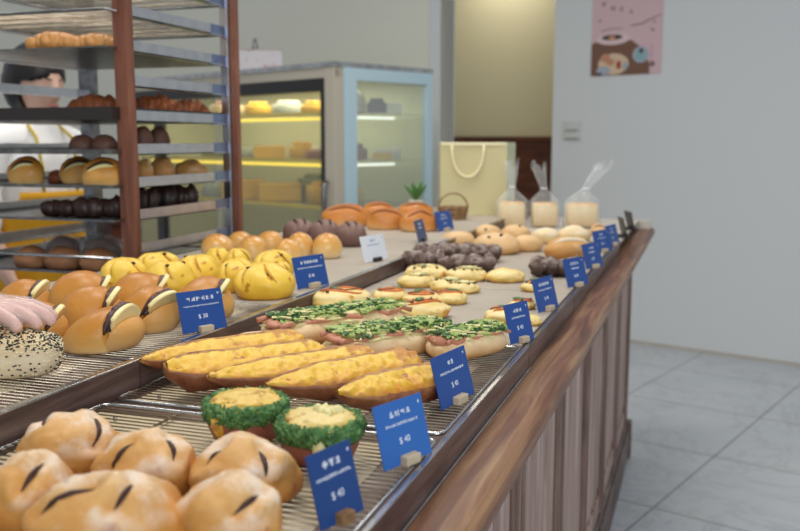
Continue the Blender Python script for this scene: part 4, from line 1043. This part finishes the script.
for z in LV:
    bm = NB(); box(bm, -1.322, -1.319, RY0+.06, 2.262, z, z+.027); box(bm, -1.345, -1.319, RY0+.06, 2.33, z, z+.0025); rp('runner', bm, 'runner')
    bm = NB(); box(bm, -1.327, -1.3221, 2.262, 2.351, z-.002, z+.029, .001); rp('runner_bracket', bm, 'bracket')
    bm = NB(); box(bm, RX0, RX0+.003, RY0, RY1-.03, z, z+.027); box(bm, RX0, RX0+.025, RY0, RY1-.03, z, z+.0025); rp('runner', bm, 'runner')
TX0, TX1 = RX0+.006, -1.326
def tray(z, label, mt, lip=.018, y0=RY0+.005, y1=RY1-.03):
    bm = NB(); cx, cy = (TX0+TX1)/2, (y0+y1)/2; hx, hy = (TX1-TX0)/2, (y1-y0)/2
    box(bm, -hx, hx, -hy, hy, 0, .002)
    box(bm, -hx, hx, -hy, -hy+.003, .002, lip); box(bm, -hx, hx, hy-.003, hy, .002, lip); box(bm, -hx, -hx+.003, -hy+.003, hy-.003, .002, lip); box(bm, hx-.003, hx, -hy+.003, hy-.003, .002, lip)
    o = obj('rack_tray', bm, mt, None, False, (cx, cy, z+.0027)); tag(o, label, 'tray', 'trays in the bakery rack'); return o
def rack_mesh(z, label):
    cx, cy = (TX0+TX1)/2, (RY0+RY1-.03)/2; hx, hy = (TX1-TX0)/2, (RY1-RY0-.04)/2
    t = thing('rack_wire_tray', label, 'wire tray', (cx, cy, z+.0027), group='wire trays in the bakery rack')
    bm = NB(); tube(bm, [(-hx, -hy, .004), (hx, -hy, .004), (hx, hy, .004), (-hx, hy, .004), (-hx, -hy, .004), (hx, -hy, .004)], .0038, 6, False); obj('rim_wire', bm, 'steel_dark', t)
    bm = NB()
    for k in range(1, 44): x = -hx+2*hx*k/44; tube(bm, [(x, -hy, .0052), (x, hy, .0052)], .0010, 5)
    obj('long_wires', bm, 'wire', t)
    bm = NB()
    for k in range(1, 7): y = -hy+2*hy*k/7; tube(bm, [(-hx, y, .0024), (hx, y, .0024)], .0018, 5)
    obj('cross_wires', bm, 'wire', t)
rack_mesh(LV[0], 'topmost wire tray of the bakery rack, cut by the top of the picture')
rack_mesh(LV[1], 'empty wire tray of the bakery rack above the croissant loaf')
tray(LV[2], 'dull tray under the long croissant loaf, high on the bakery rack', 'tray', .004)
tray(LV[4], 'black tray under the red-brown loaves on the bakery rack', 'black_tray', .03)
tray(LV[5], 'steel tray with round dark rolls on the bakery rack', 'tray', .012)
tray(LV[6], 'steel tray of split brown rolls on the bakery rack', 'tray', .008)
tray(LV[7], 'steel tray of dark chocolate breads on the bakery rack', 'steel_dark', .006)
bm = NB(); tube(bm, [(RX0, RY0+.005, LV[8]), (RX1-.03, RY0+.005, LV[8])], .004, 8); rp('front_bar', bm, 'steel', True)
tray(LV[9], 'lowest visible tray of the bakery rack under the small brown rolls', 'steel_dark', .006)
def rack_fit(b, z, y): # stand a loaf on tray height z at depth row y
    x0, y0, x1, y1 = b; d = ray((x0+x1)/2, (y0+y1)/2); c = CAM+d*(y/d.y); D = depth(c)
    return Vector((c.x, c.y, z)), (x1-x0)*D/FPX/2, (y1-y0)*D/FPX
def rack_bread(nm, b, lv, y, mt, label, cat, grp, dep=.8, amp=.08, px=2, cut=False, fill=None):
    z = LV[lv]+.0052 if lv not in (0, 1, 8) else LV[lv]+.0095
    c, r, h = rack_fit(b, z, y); h = max(h, .028)
    if not cut:
        L = Lump(r, r*dep, h, random.random()*30, amp, 1.8, px, .5, None, .015)
        return tag(obj(nm, L.mesh(), mt, None, True, c, PSI), label, cat, grp)
    t = thing(nm, label, cat, c, PSI, grp); L = Lump(r, r*dep, h, random.random()*30, amp, 1.5, 2.2, .5, None, .01); obj('crust', L.mesh(), mt, t)
    pts = [L.pt((-.7+1.5*i/8, -.75+.1*i/8, .35+.6*i/8)) for i in range(9)]
    bm = NB(); tube(bm, pts, [.0006+r*.11*math.sin(PI*i/8) for i in range(9)], 8); obj('cut', bm, 'slit', t)
    bm = NB(); tube(bm, [q_+Vector((.002, -.004, -.006)) for q_ in pts], [.0006+r*.08*math.sin(PI*i/8) for i in range(9)], 8); obj('cream_filling', bm, 'shred', t)
# long croissant loaf
def croissant(b, lv, y, mt, label, n=7, nm='croissant_loaf', cat='croissant'):
    z = LV[lv]+.0052; c, r, h = rack_fit(b, z, y); bm = NB()
    for k in range(n):
        s = (k+.5)/n*2-1; w = h*.5*(1-.35*abs(s)**2.5); blob(bm, (s*r*.9, .006*math.sin(k*2), w*.95), (r/n*2.3, w*1.3, w), k+lv, .12, 1.6, 3, Matrix.Rotation(.25, 3, 'Z'))
    for v in bm.verts: v.co.z = max(0, v.co.z)
    return tag(obj(nm, bm, mt, None, True, c, PSI), label, cat)
croissant((28, 33, 84, 54), 2, 1.90, 'croiss', 'golden croissant loaf at the left, in front of the dark-haired woman')
croissant((72, 35, 122, 54), 2, 1.93, 'croiss', 'golden croissant loaf passing behind the near wooden post', 6)
croissant((70, 97, 122, 124), 4, 2.0, 'redbrown', 'red-brown twisted loaf left of the near wooden post', 6, 'twisted_loaf', 'twisted loaf')
croissant((128, 95, 182, 122), 4, 2.14, 'redbrown', 'red-brown twisted loaf just right of the near wooden post', 8, 'twisted_loaf', 'twisted loaf')
croissant((170, 96, 207, 120), 4, 2.28, 'redbrown', 'red-brown twisted loaf before the far wooden post', 6, 'twisted_loaf', 'twisted loaf')
RB = 'round dark rolls in the rack'
for b, y, l in (((69, 132, 95, 150), 1.9, 'round dark roll left of the near post, leftmost of its tray'), ((91, 133, 118, 151), 1.9, 'round dark roll just touching the near post from the left'), ((132, 131, 154, 157), 2.02, 'round dark roll just right of the near post'), ((148, 131, 170, 156), 2.12, 'round dark roll farthest right on its tray')):
    rack_bread('dark_roll', b, 5, y, 'darkbun', l, 'bread roll', RB, .95, .04)
for b, y, l in (((8, 158, 44, 186), 1.88, 'split brown roll at the left of its rack tray, slit open'), ((60, 157, 98, 184), 1.95, 'split brown roll behind another, left of the near post'), ((82, 158, 126, 187), 1.86, 'split brown roll touching the near post, cream in its slit')):
    rack_bread('split_brown_roll', b, 6, y, 'bunTop', l, 'split roll', 'split brown rolls in the rack', .7, .05, cut=True)
for b, y, l in (((134, 166, 154, 190), 2.05, 'crusty brown roll right of the near post, behind a runner'), ((150, 164, 176, 188), 2.15, 'crusty brown roll in the middle behind the rack runner'), ((174, 165, 208, 184), 2.27, 'long crusty brown roll before the far wooden post')):
    rack_bread('crusty_roll', b, 6, y, 'rustic', l, 'bread roll', 'crusty rolls in the rack', .7, .12)
rack_bread('small_bun_end', (48, 170, 66, 183), 6, 1.97, 'redbrown', 'small brown roll tip between the split rolls', 'bread roll', None)
for b, y, l in (((42, 199, 84, 218), 1.88, 'dark chocolate bread at the left of its rack tray'), ((76, 196, 122, 218), 1.88, 'dark chocolate bread touching the near post'), ((134, 195, 158, 222), 2.05, 'dark chocolate bread just right of the near post'), ((150, 192, 196, 218), 2.2, 'dark chocolate bread farthest right on its rack tray')):
    c, r, h = rack_fit(b, LV[7]+.0052, y); bm = NB(); rg = random.Random(b[0])
    for k in range(9):
        s = (k/8)*2-1; blob(bm, (s*r*.75, rg.uniform(-.2, .2)*r, h*.42), (r*.33, r*.32, h*rg.uniform(.42, .56)), k, .2, 1.5, 2)
    for v in bm.verts: v.co.z = max(0, v.co.z)
    tag(obj('chocolate_bread', bm, 'chocoDark', None, True, c, PSI), l, 'chocolate bread', 'dark chocolate breads in the rack')
for b, y, l in (((15, 262, 50, 283), 1.86, 'small brown roll at the left of the lowest visible rack tray'), ((46, 262, 84, 284), 1.87, 'small brown roll in the middle of the lowest visible rack tray'), ((80, 262, 118, 284), 1.87, 'small brown roll beside the near post on the lowest visible tray')):
    rack_bread('brown_roll', b, 9, y, 'dimbun', l, 'bread roll', 'small brown rolls low in the rack', .85, .05)
for b, y, l in (((44, 238, 82, 262), 2.08, 'clear bag of brown bread low in the rack, left of the other bag'), ((80, 236, 124, 262), 2.05, 'clear bag of brown bread low in the rack, beside the near post')):
    z = LV[9]+.0052; c, r, h = rack_fit(b, z, y); t = thing('bagged_bread', l, 'bagged bread', c, PSI, 'bagged breads low in the rack')
    obj('bread', Lump(r*.86, r*.55, h*.8, b[0], .06, 1.5, 2.2, .5).mesh(), 'darkbun', t)
    L = Lump(r, r*.68, h, b[0]+3, .14, 3, 2.3, .5, None, .1); obj('film', L.mesh(), 'film', t)

# ------------------------------------------------------------------ glass display case
FA = math.radians(26); U = Vector((math.sin(FA), math.cos(FA), 0)); V = Vector((-math.cos(FA), math.sin(FA), 0))
n0 = CAM+ray(334, 61)*4.35; ZC = n0.z; n0.z = 0
def fl(x, y):  # heading of the case: local x runs left along the doors, y runs along the end glass
    return n0+V*x+U*y
cs = thing('glass_display_case', 'tall refrigerated glass case with black-framed doors and lit shelves', 'display case', n0)
cs.rotation_euler.z = math.atan2(V.y, V.x)     # local +x = V ; local -y = U
LW, LD = 2.05, .70
def cp(nm, bm, mt, sm=False):
    for v in bm.verts: v.co.y = -v.co.y
    bmesh.ops.reverse_faces(bm, faces=bm.faces[:]); return obj(nm, bm, mt, cs, sm)
def cbox(nm, x0, x1, y0, y1, z0, z1, mt, bev=0): return cp(nm, box(NB(), x0, x1, y0, y1, z0, z1, bev), mt)
cbox('base', 0, LW, 0, LD, 0, .55, 'casebeige')
cbox('top', -.005, LW, -.005, LD+.005, ZC-.025, ZC, 'steel')
zh = ZC-.025
cbox('header', .0, LW, .005, .05, zh-.05, zh, 'casebeige')
# door side: beige corner post, black frame and two glass doors
cbox('corner_post', .0, .075, .0, .06, .55, zh, 'casebeige', .003)
cbox('end_post', LW-.05, LW, .0, .06, .55, zh, 'casebeige')
for a, b2 in ((.075, 1.665), (1.665, 2.0)):
    bm = NB(); w = .035 if a > .5 else .035
    box(bm, a, b2, .004, .04, zh-.115, zh-.05); box(bm, a, b2, .004, .04, .55, .6); box(bm, a, a+.035, .004, .04, .6, zh-.115); box(bm, b2-(.05 if a < .5 else .035), b2, .004, .04, .6, zh-.115)
    d = cp('door', bm, 'caseblack')
    bm = NB(); box(bm, a+.035, b2-.035, .02, .026, .6, zh-.115)
    for v in bm.verts: v.co.y = -v.co.y
    bmesh.ops.reverse_faces(bm, faces=bm.faces[:]); obj('pane', bm, 'glass', d, False)
bm = NB(); tube(bm, [(.05, -.012, .85), (.05, -.03, .87), (.05, -.03, 1.08), (.05, -.012, 1.10)], .012, 8); cp('door_handle', bm, 'steel_dark', True)
# end glass in a pale blue frame
bm = NB(); box(bm, -.004, .03, .0605, .145, .55, zh); box(bm, -.004, .03, LD-.045, LD, .55, zh); box(bm, -.004, .03, .145, LD-.045, zh-.06, zh); box(bm, -.004, .03, .145, LD-.045, .55, .62); cp('end_frame', bm, 'casewhite')
cbox('end_pane', .008, .014, .145, LD-.045, .62, zh-.06, 'reflectglass')
cbox('far_glass', .03, LW-.05, LD-.012, LD-.004, .55, zh, 'casein'); cbox('far_end', LW-.012, LW-.004, .06, LD-.012, .55, zh, 'casein')
SH = [1.44, 1.20, .96]
for z in SH:
    cbox('shelf', .035, LW-.06, .09, LD-.05, z-.008, z, 'glass'); 
    cbox('shelf_strip', .05, LW-.06, .078, .0895, z-.013, z+.004, 'shelfyellow')
for z in [zh-.03]+[s-.028 for s in SH[:2]]:
    bm = NB(); tube(bm, [(.10, .12, z), (LW-.12, .12, z)], .008, 8); cp('light_tube', bm, 'tube' if z > 1.5 else 'tubeyellow', True)
    bm = NB(); tube(bm, [(.06, .2, z+.004), (.06, .47, z+.004)], .006, 8); cp('light_tube', bm, 'tube', True)
# cakes on the shelves (things of their own)
def case_item(nm, x, y, z, r, h, mt, label, cat, top=None, sq=False):
    q = fl(x, y); q.z = z+.0005
    t = thing(nm, label, cat, q, FA, 'cakes in the glass case'); bm = NB()
    if sq: box(bm, -r, r, -r*.7, r*.7, 0, h, .006)
    else: lathe(bm, [(.001, 0), (r, 0), (r, h*.9), (r*.93, h), (.001, h)], 28, None, False, False)
    obj('cake', bm, mt, t, not sq)
    if top:
        bm = NB(); rg = random.Random(x*100)
        for k in range(7): a = k*.9; blob(bm, (r*.5*math.cos(a), r*.45*math.sin(a), h+.008), (r*.28, r*.24, .016), k, .2, 2, 2)
        obj('topping', bm, top, t)
M['ck_y'] = plain('yellow_cake', '#e0b41c', .5); M['ck_c'] = plain('cream_cake', '#e6dcc0', .5); M['ck_b'] = plain('brown_cake', '#8a5a32', .5); M['ck_d'] = plain('dark_cake', '#54403a', .5); M['ck_k'] = plain('pale_green_box', '#b9c3ad', .5)
case_item('shelf_cake', .22, .3, SH[0], .085, .09, 'ck_c', 'tall cream cake in the case next to its corner post', 'cake', 'ck_c')
case_item('shelf_cake', .48, .28, SH[0], .08, .05, 'ck_y', 'bright yellow cake on the top shelf behind the case door', 'cake', 'ck_y')
case_item('shelf_cake', .74, .3, SH[0], .09, .06, 'ck_k', 'pale green cake on the top shelf behind the far wooden rack post', 'cake', 'ck_c')
case_item('shelf_cake', 1.0, .28, SH[0], .08, .06, 'ck_y', 'small yellow cake seen between the rack runners on the top shelf', 'cake', 'ck_y')
case_item('shelf_cake', .18, .28, SH[1], .08, .06, 'ck_b', 'brown cake low in the case next to its corner post', 'cake', 'ck_b')
case_item('shelf_cake', .40, .26, SH[1], .085, .045, 'ck_b', 'flat brown cake in the middle of the second shelf', 'cake', 'ck_c')
case_item('shelf_cake', .60, .28, SH[1], .07, .07, 'ck_y', 'yellow cake on the second shelf by the far rack post', 'cake', 'ck_y')
case_item('shelf_cake', .84, .24, SH[1], .09, .07, 'ck_y', 'square yellow cake on the second shelf seen through the rack', 'cake', None, True)
case_item('shelf_cake', 1.1, .28, SH[1], .09, .06, 'ck_k', 'pale green cake on the second shelf seen through the rack', 'cake')
case_item('shelf_cake', .16, .22, SH[2], .09, .09, 'ck_y', 'yellow cake on the lowest shelf next to the corner post', 'cake')
case_item('shelf_cake', .36, .24, SH[2], .10, .10, 'ck_y', 'large yellow cake on the lowest visible shelf', 'cake', 'ck_y')
case_item('shelf_cake', .75, .24, SH[2], .12, .10, 'ck_y', 'wide yellow cake low in the case behind the rack', 'cake', None, True)
M['ck_g'] = plain('olive_green_cake', '#8b8f2e', .5); M['ck_l'] = plain('pale_bread', '#d9c48e', .5)
case_item('shelf_cake', 1.28, .26, SH[0], .10, .07, 'ck_l', 'pale loaf on the top shelf seen through the upper rack', 'cake', 'ck_b')
case_item('shelf_cake', 1.38, .24, SH[1], .09, .06, 'ck_g', 'olive green cake on the second shelf seen through the rack', 'cake', 'ck_g')
case_item('shelf_cake', .62, .42, SH[2], .12, .13, 'ck_g', 'olive green cake at the back of the lowest visible shelf', 'cake', 'ck_g')
case_item('shelf_cake', 1.05, .2, SH[2], .12, .11, 'ck_y', 'bright yellow cake low in the case just right of the near rack post', 'cake', None, True)
case_item('shelf_cake', 1.36, .24, SH[2], .10, .10, 'ck_k', 'pale green cake low in the case behind the near rack post', 'cake')
case_item('shelf_cake', .08, .36, SH[0], .05, .055, 'ck_d', 'dark topped slice on the top shelf behind the end glass', 'cake slice', 'ck_d', True)
case_item('shelf_cake', .09, .49, SH[0], .045, .055, 'ck_c', 'white box on the top shelf at the far end of the end glass', 'cake box', None, True)
case_item('shelf_cake', .08, .40, SH[1], .05, .035, 'ck_y', 'flat yellow slice on the second shelf behind the end glass', 'cake slice', 'ck_c', True)
case_item('shelf_cake', .09, .50, SH[1], .035, .06, 'ck_c', 'small white tub on the second shelf behind the end glass', 'tub')

# cake box with a knob standing on the case
q = fl(.87, .2); q.z = ZC+.0005
m, nt, b = newmat('spotted_cake_box'); n = noisen(nt, 26, 2); r = ramp(nt, [(.60, '#d3cdcf'), (.66, '#c28f96')]); nt.links.new(n.outputs[0], r.inputs[0]); nt.links.new(r.outputs[0], b.inputs['Base Color']); b.inputs['Roughness'].default_value = .6; M['cakebox'] = m
t = thing('cake_box', 'white cake box with pink spots on top of the glass case', 'cake box', q, FA+PI)
bm = NB(); box(bm, -.13, .13, -.1, .1, 0, .115, .003); obj('box', bm, 'cakebox', t, False)
bm = NB(); box(bm, -.133, .133, -.103, .103, .115, .122, .002); obj('lid', bm, 'casebeige', t, False)
bm = lathe(NB(), [(.001, 0), (.016, 0), (.018, .02), (.008, .045), (.012, .055), (.001, .07)], 18, None, False, False)
for v in bm.verts: v.co += Vector((.02, 0, .122))
obj('knob', bm, 'steel_dark', t)

# low wooden cabinet behind the rack
p = atD(97, 219, 3.6); zc_ = p.z; p.z = 0
t = thing('wooden_cabinet', 'low red-brown wooden cabinet half seen behind the bakery rack', 'cabinet', p, RA*-1)
bm = NB(); box(bm, -.02, .10, 0, .12, .05, zc_-.02); obj('body', bm, 'wains', t, False)
bm = NB(); box(bm, -.03, .11, -.01, .13, zc_-.02, zc_, .003); obj('top', bm, 'wains', t, False)
for x in (-.01,):
    bm = NB(); box(bm, x, x+.10, -.015, 0, .08, zc_-.05, .004); d = obj('door', bm, 'wains', t, False)
    bm = NB(); blob(bm, (x+.08, -.022, zc_*.6), .01, 0, 0); obj('knob', bm, 'steel_dark', d)
bm = NB(); box(bm, -.02, .10, .02, .10, 0, .05); obj('foot', bm, 'caseblack', t, False)

# ------------------------------------------------------------------ the woman behind the rack
hc = atD(36, 84, 3.25)
Z0 = hc.z
wp = thing('person', 'dark-haired woman in white shirt and yellow apron looking down behind the rack', 'person', (hc.x, hc.y, 0), 0)
FD = PSI-.55            # her face heading (local +x = forward)
wp.rotation_euler.z = FD
def nd(x, y, z, r): return ((x, y, z), r)
B = [nd(-.02, 0, .92, (.15, .115)), nd(-.02, 0, 1.06, (.125, .10)), nd(-.03, 0, 1.22, (.145, .105)), nd(-.035, 0, Z0-.19, (.10, .085)), nd(-.025, 0, Z0-.13, (.052, .052)), nd(-.012, 0, Z0-.05, (.05, .05))]
Ed = [(0, 1), (1, 2), (2, 3), (3, 4), (4, 5)]
for s in (-1, 1):
    i = len(B); B += [nd(-.035, s*.16, Z0-.215, .052), nd(-.03, s*.205, Z0-.36, .044), nd(-.01, s*.215, Z0-.50, .036), nd(.06, s*.205, Z0-.66, .028), nd(.085, s*.20, Z0-.70, (.017, .028)), nd(.10, s*.195, Z0-.755, (.014, .028))]
    Ed += [(3, i), (i, i+1), (i+1, i+2), (i+2, i+3), (i+3, i+4), (i+4, i+5)]
    i = len(B); B += [nd(-.01, s*.09, .82, .09), nd(0, s*.095, .48, .06), nd(-.02, s*.10, .10, .042), nd(.02, s*.10, .045, .04), nd(.13, s*.11, .03, .03)]
    Ed += [(0, i), (i, i+1), (i+1, i+2), (i+2, i+3), (i+3, i+4)]
tiltm = Matrix.Rotation(.22, 3, 'Y')
def head(bm):
    g = bmesh.ops.create_uvsphere(bm, u_segments=48, v_segments=36, radius=1)
    for v in g['verts']:
        x, y, z = v.co; f = max(0, x)
        rx, ry, rz = .100, .079, .121
        if z < 0: ry *= 1-.30*(-z)**1.4; rx *= 1-.10*(-z)
        P = Vector((x*rx, y*ry, z*rz))
        if x > 0:
            P.x += .022*math.exp(-((y/.16)**2+((z+.17)/.16)**2))*f*1.1 + .010*math.exp(-((y/.13)**2+((z-.0)/.22)**2))*f     # nose
            P.x += .007*math.exp(-((y/.28)**2+((z+.52)/.10)**2))*f                                                          # lips
            P.x += .010*math.exp(-((y/.3)**2+((z+.85)/.18)**2))                                                            # chin
            for s in (-1, 1): P.x -= .008*math.exp(-(((y-s*.38)/.2)**2+((z-.06)/.13)**2))*f                                # eye sockets
        v.co = tiltm @ P+Vector((.01, 0, Z0))
    for s in (-1, 1): blob(bm, tiltm @ Vector((-.008, s*.078, -.012))+Vector((.01, 0, Z0)), (.018, .008, .03), s, .1, 1, 2)
for s in (-1, 1):
    wi = [i for i, q_ in enumerate(B) if abs(q_[0][0]-.10) < .001 and q_[0][1]*s > 0][0]
    for k in range(4):      # four fingers hanging, a little curled
        i = len(B); x_ = .132-.021*k; l_ = (.066, .078, .073, .058)[k]
        B += [nd(x_, s*.195, Z0-.775, .009), nd(x_+.006, s*.193, Z0-.775-l_*.55, .0085), nd(x_+.004, s*.182, Z0-.775-l_, .007)]; Ed += [(wi, i), (i, i+1), (i+1, i+2)]
    i = len(B); B += [nd(.115, s*.185, Z0-.72, .012), nd(.14, s*.172, Z0-.75, .010), nd(.148, s*.166, Z0-.785, .008)]; Ed += [(wi-1, i), (i, i+1), (i+1, i+2)]
body = body_mesh(B, Ed, .0055, head, 9, 3)
obj('body', body, 'skin2', wp)
for s in (-1, 1):
    bm = NB(); tube(bm, [tiltm @ Vector((.0905-.010*abs(k-2)**1.5*.5, s*.029+s*.006*(k-2), .002-.0012*abs(k-2)))+Vector((.01, 0, Z0)) for k in range(5)], [.001, .0024, .003, .0024, .001], 6); obj('eyelashes', bm, 'hair', wp)
    bm = NB(); tube(bm, [tiltm @ Vector((.094-.003*k*k*.6, s*.014+s*.009*k, .030+.002*k))+Vector((.01, 0, Z0)) for k in range(4)], [.0015, .0026, .0024, .0012], 6); obj('eyebrow', bm, 'hair', wp)
bm = NB(); blob(bm, tiltm @ Vector((.099, 0, -.0585))+Vector((.01, 0, Z0)), (.006, .021, .0065), 1, .05, 1, 2); obj('lips', bm, 'lips', wp)
bm = NB(); g = bmesh.ops.create_uvsphere(bm, u_segments=56, v_segments=44, radius=1)
for v in g['verts']:
    x, y, z = v.co; k = 1.0+.03*noise.noise(Vector((y*9, x*4, 2)))
    P = Vector((x*.118*k-.022, y*.098*k, z*.128*k+.018))
    if z < 0: P.z = .018+z*.145; P.y *= 1+.15*-z; P.x = P.x*.95-.012
    # keep the face clear: pull the front below the fringe inside the head
    if x > .30 and P.z < .052-abs(y)*.05: P.x = min(P.x, .018-.03*(x-.3))
    v.co = tiltm @ P+Vector((.01, 0, Z0))
obj('hair', bm, 'hair', wp)
# shirt, apron, trousers
S = [nd(-.02, 0, .98, (.158, .125)), nd(-.02, 0, 1.08, (.14, .115)), nd(-.03, 0, 1.22, (.16, .12)), nd(-.035, 0, Z0-.195, (.112, .098)), nd(-.027, 0, Z0-.155, (.066, .064))]; SE = [(0, 1), (1, 2), (2, 3), (3, 4)]
for s in (-1, 1):
    i = len(S); S += [nd(-.035, s*.165, Z0-.215, .064), nd(-.03, s*.207, Z0-.36, .056), nd(-.012, s*.217, Z0-.49, .05)]; SE += [(3, i), (i, i+1), (i+1, i+2)]
obj('shirt', body_mesh(S, SE, .008), 'shirt', wp)
ap = NB(); na, nzp = 44, 30; lay = []
for off_ in (0, .004):
    g_ = []
    for j in range(nzp+1):
        z = .50+(1.12-.50)*j/nzp; k = max(0, min(1, (z-.98)/.12)); am = math.radians(112-58*k); fl_ = max(0, .95-z)*.10
        row = []
        for i in range(na+1):
            a = -am+2*am*i/na; fold = .007*math.sin(a*11+z*3)*max(0, min(1, (1.05-z)*3))
            row.append(ap.verts.new((-.012+(.150+off_+fl_+fold)*math.cos(a), (.180+off_+fl_+fold)*math.sin(a), z)))
        g_.append(row)
    lay.append(g_)
for li, g_ in enumerate(lay):
    for j in range(nzp):
        for i in range(na): ap.faces.new((g_[j][i], g_[j][i+1], g_[j+1][i+1], g_[j+1][i]))
A0, A1 = lay
for i in range(na):
    for j in (0, nzp): ap.faces.new((A0[j][i], A0[j][i+1], A1[j][i+1], A1[j][i]))
for j in range(nzp):
    for i in (0, na): ap.faces.new((A0[j][i], A0[j+1][i], A1[j+1][i], A1[j][i]))
bmesh.ops.recalc_face_normals(ap, faces=ap.faces[:])
obj('apron', ap, 'apron', wp)
for s in (-1, 1):
    bm = NB(); tube(bm, [(.105, s*.07, 1.09), (.112, s*.075, 1.2), (.085, s*.075, Z0-.19), (.0, s*.06, Z0-.125), (-.09, s*.03, Z0-.16)], .006, 6); obj('apron_strap', bm, 'strap', wp)
T = [nd(-.01, 0, .90, (.165, .13))]; TE = []
for s in (-1, 1):
    i = len(T); T += [nd(-.01, s*.09, .80, .102), nd(0, s*.095, .48, .074), nd(-.02, s*.10, .10, .058)]; TE += [(0, i), (i, i+1), (i+1, i+2)]
obj('trousers', body_mesh(T, TE, .011), 'trouser', wp)

# ------------------------------------------------------------------ light and camera
w = bpy.data.worlds.new('room_light'); bpy.context.scene.world = w; w.use_nodes = True
bg = w.node_tree.nodes['Background']; bg.inputs[0].default_value = (.90, .95, 1.0, 1); bg.inputs[1].default_value = .42
def area(nm, loc, tgt, sx_, sy_, e, col):
    l = bpy.data.lights.new(nm, 'AREA'); l.shape = 'RECTANGLE'; l.size = sx_; l.size_y = sy_; l.energy = e; l.color = col
    o = bpy.data.objects.new(nm, l); C.objects.link(o); o.location = loc
    o.rotation_euler = (Vector(tgt)-Vector(loc)).to_track_quat('-Z', 'Y').to_euler(); return o
area('shop_window_light', (2.0, -2.0, 2.2), (-.4, 2.4, .9), 2.6, 2.2, 85, (.88, .94, 1))
area('overhead_light', (-.7, 1.2, 2.75), (-.7, 1.2, 0), 1.0, .5, 17, (1, .95, .88))
area('overhead_light', (-.8, 3.0, 2.75), (-.8, 3.0, 0), 1.0, .5, 17, (1, .95, .88))
area('overhead_light', (-2.1, 2.3, 2.75), (-2.1, 2.3, 0), 1.0, .5, 16, (1, .96, .9))  # unseen lamp added to brighten the woman and her white shirt
q = fl(1.0, .3); area('case_lamp', (q.x, q.y, zh-.05), (q.x, q.y, 0), .3, 1.6, 10, (1, .95, .85)).rotation_euler = (0, 0, cs.rotation_euler.z+PI/2)
q = CAM+ray(495, 140)*6.9; area('passage_light', (q.x, q.y-.1, 2.7), (q.x, q.y, 0), .6, .6, 7, (1, .95, .85))
cam = bpy.data.cameras.new('camera'); co = bpy.data.objects.new('camera', cam); C.objects.link(co)
cam.sensor_width = 36; cam.lens = FPX/800*36; co.location = CAM
co.rotation_euler = FV.to_track_quat('-Z', 'Y').to_euler(); cam.clip_start = .05; cam.clip_end = 60
cam.dof.use_dof = True; cam.dof.focus_distance = 1.22; cam.dof.aperture_fstop = 5.6
bpy.context.scene.camera = co
vs = bpy.context.scene.view_settings; vs.view_transform = 'Standard'; vs.look = 'None'; vs.gamma = 1; vs.exposure = 0; vs.use_curve_mapping = False
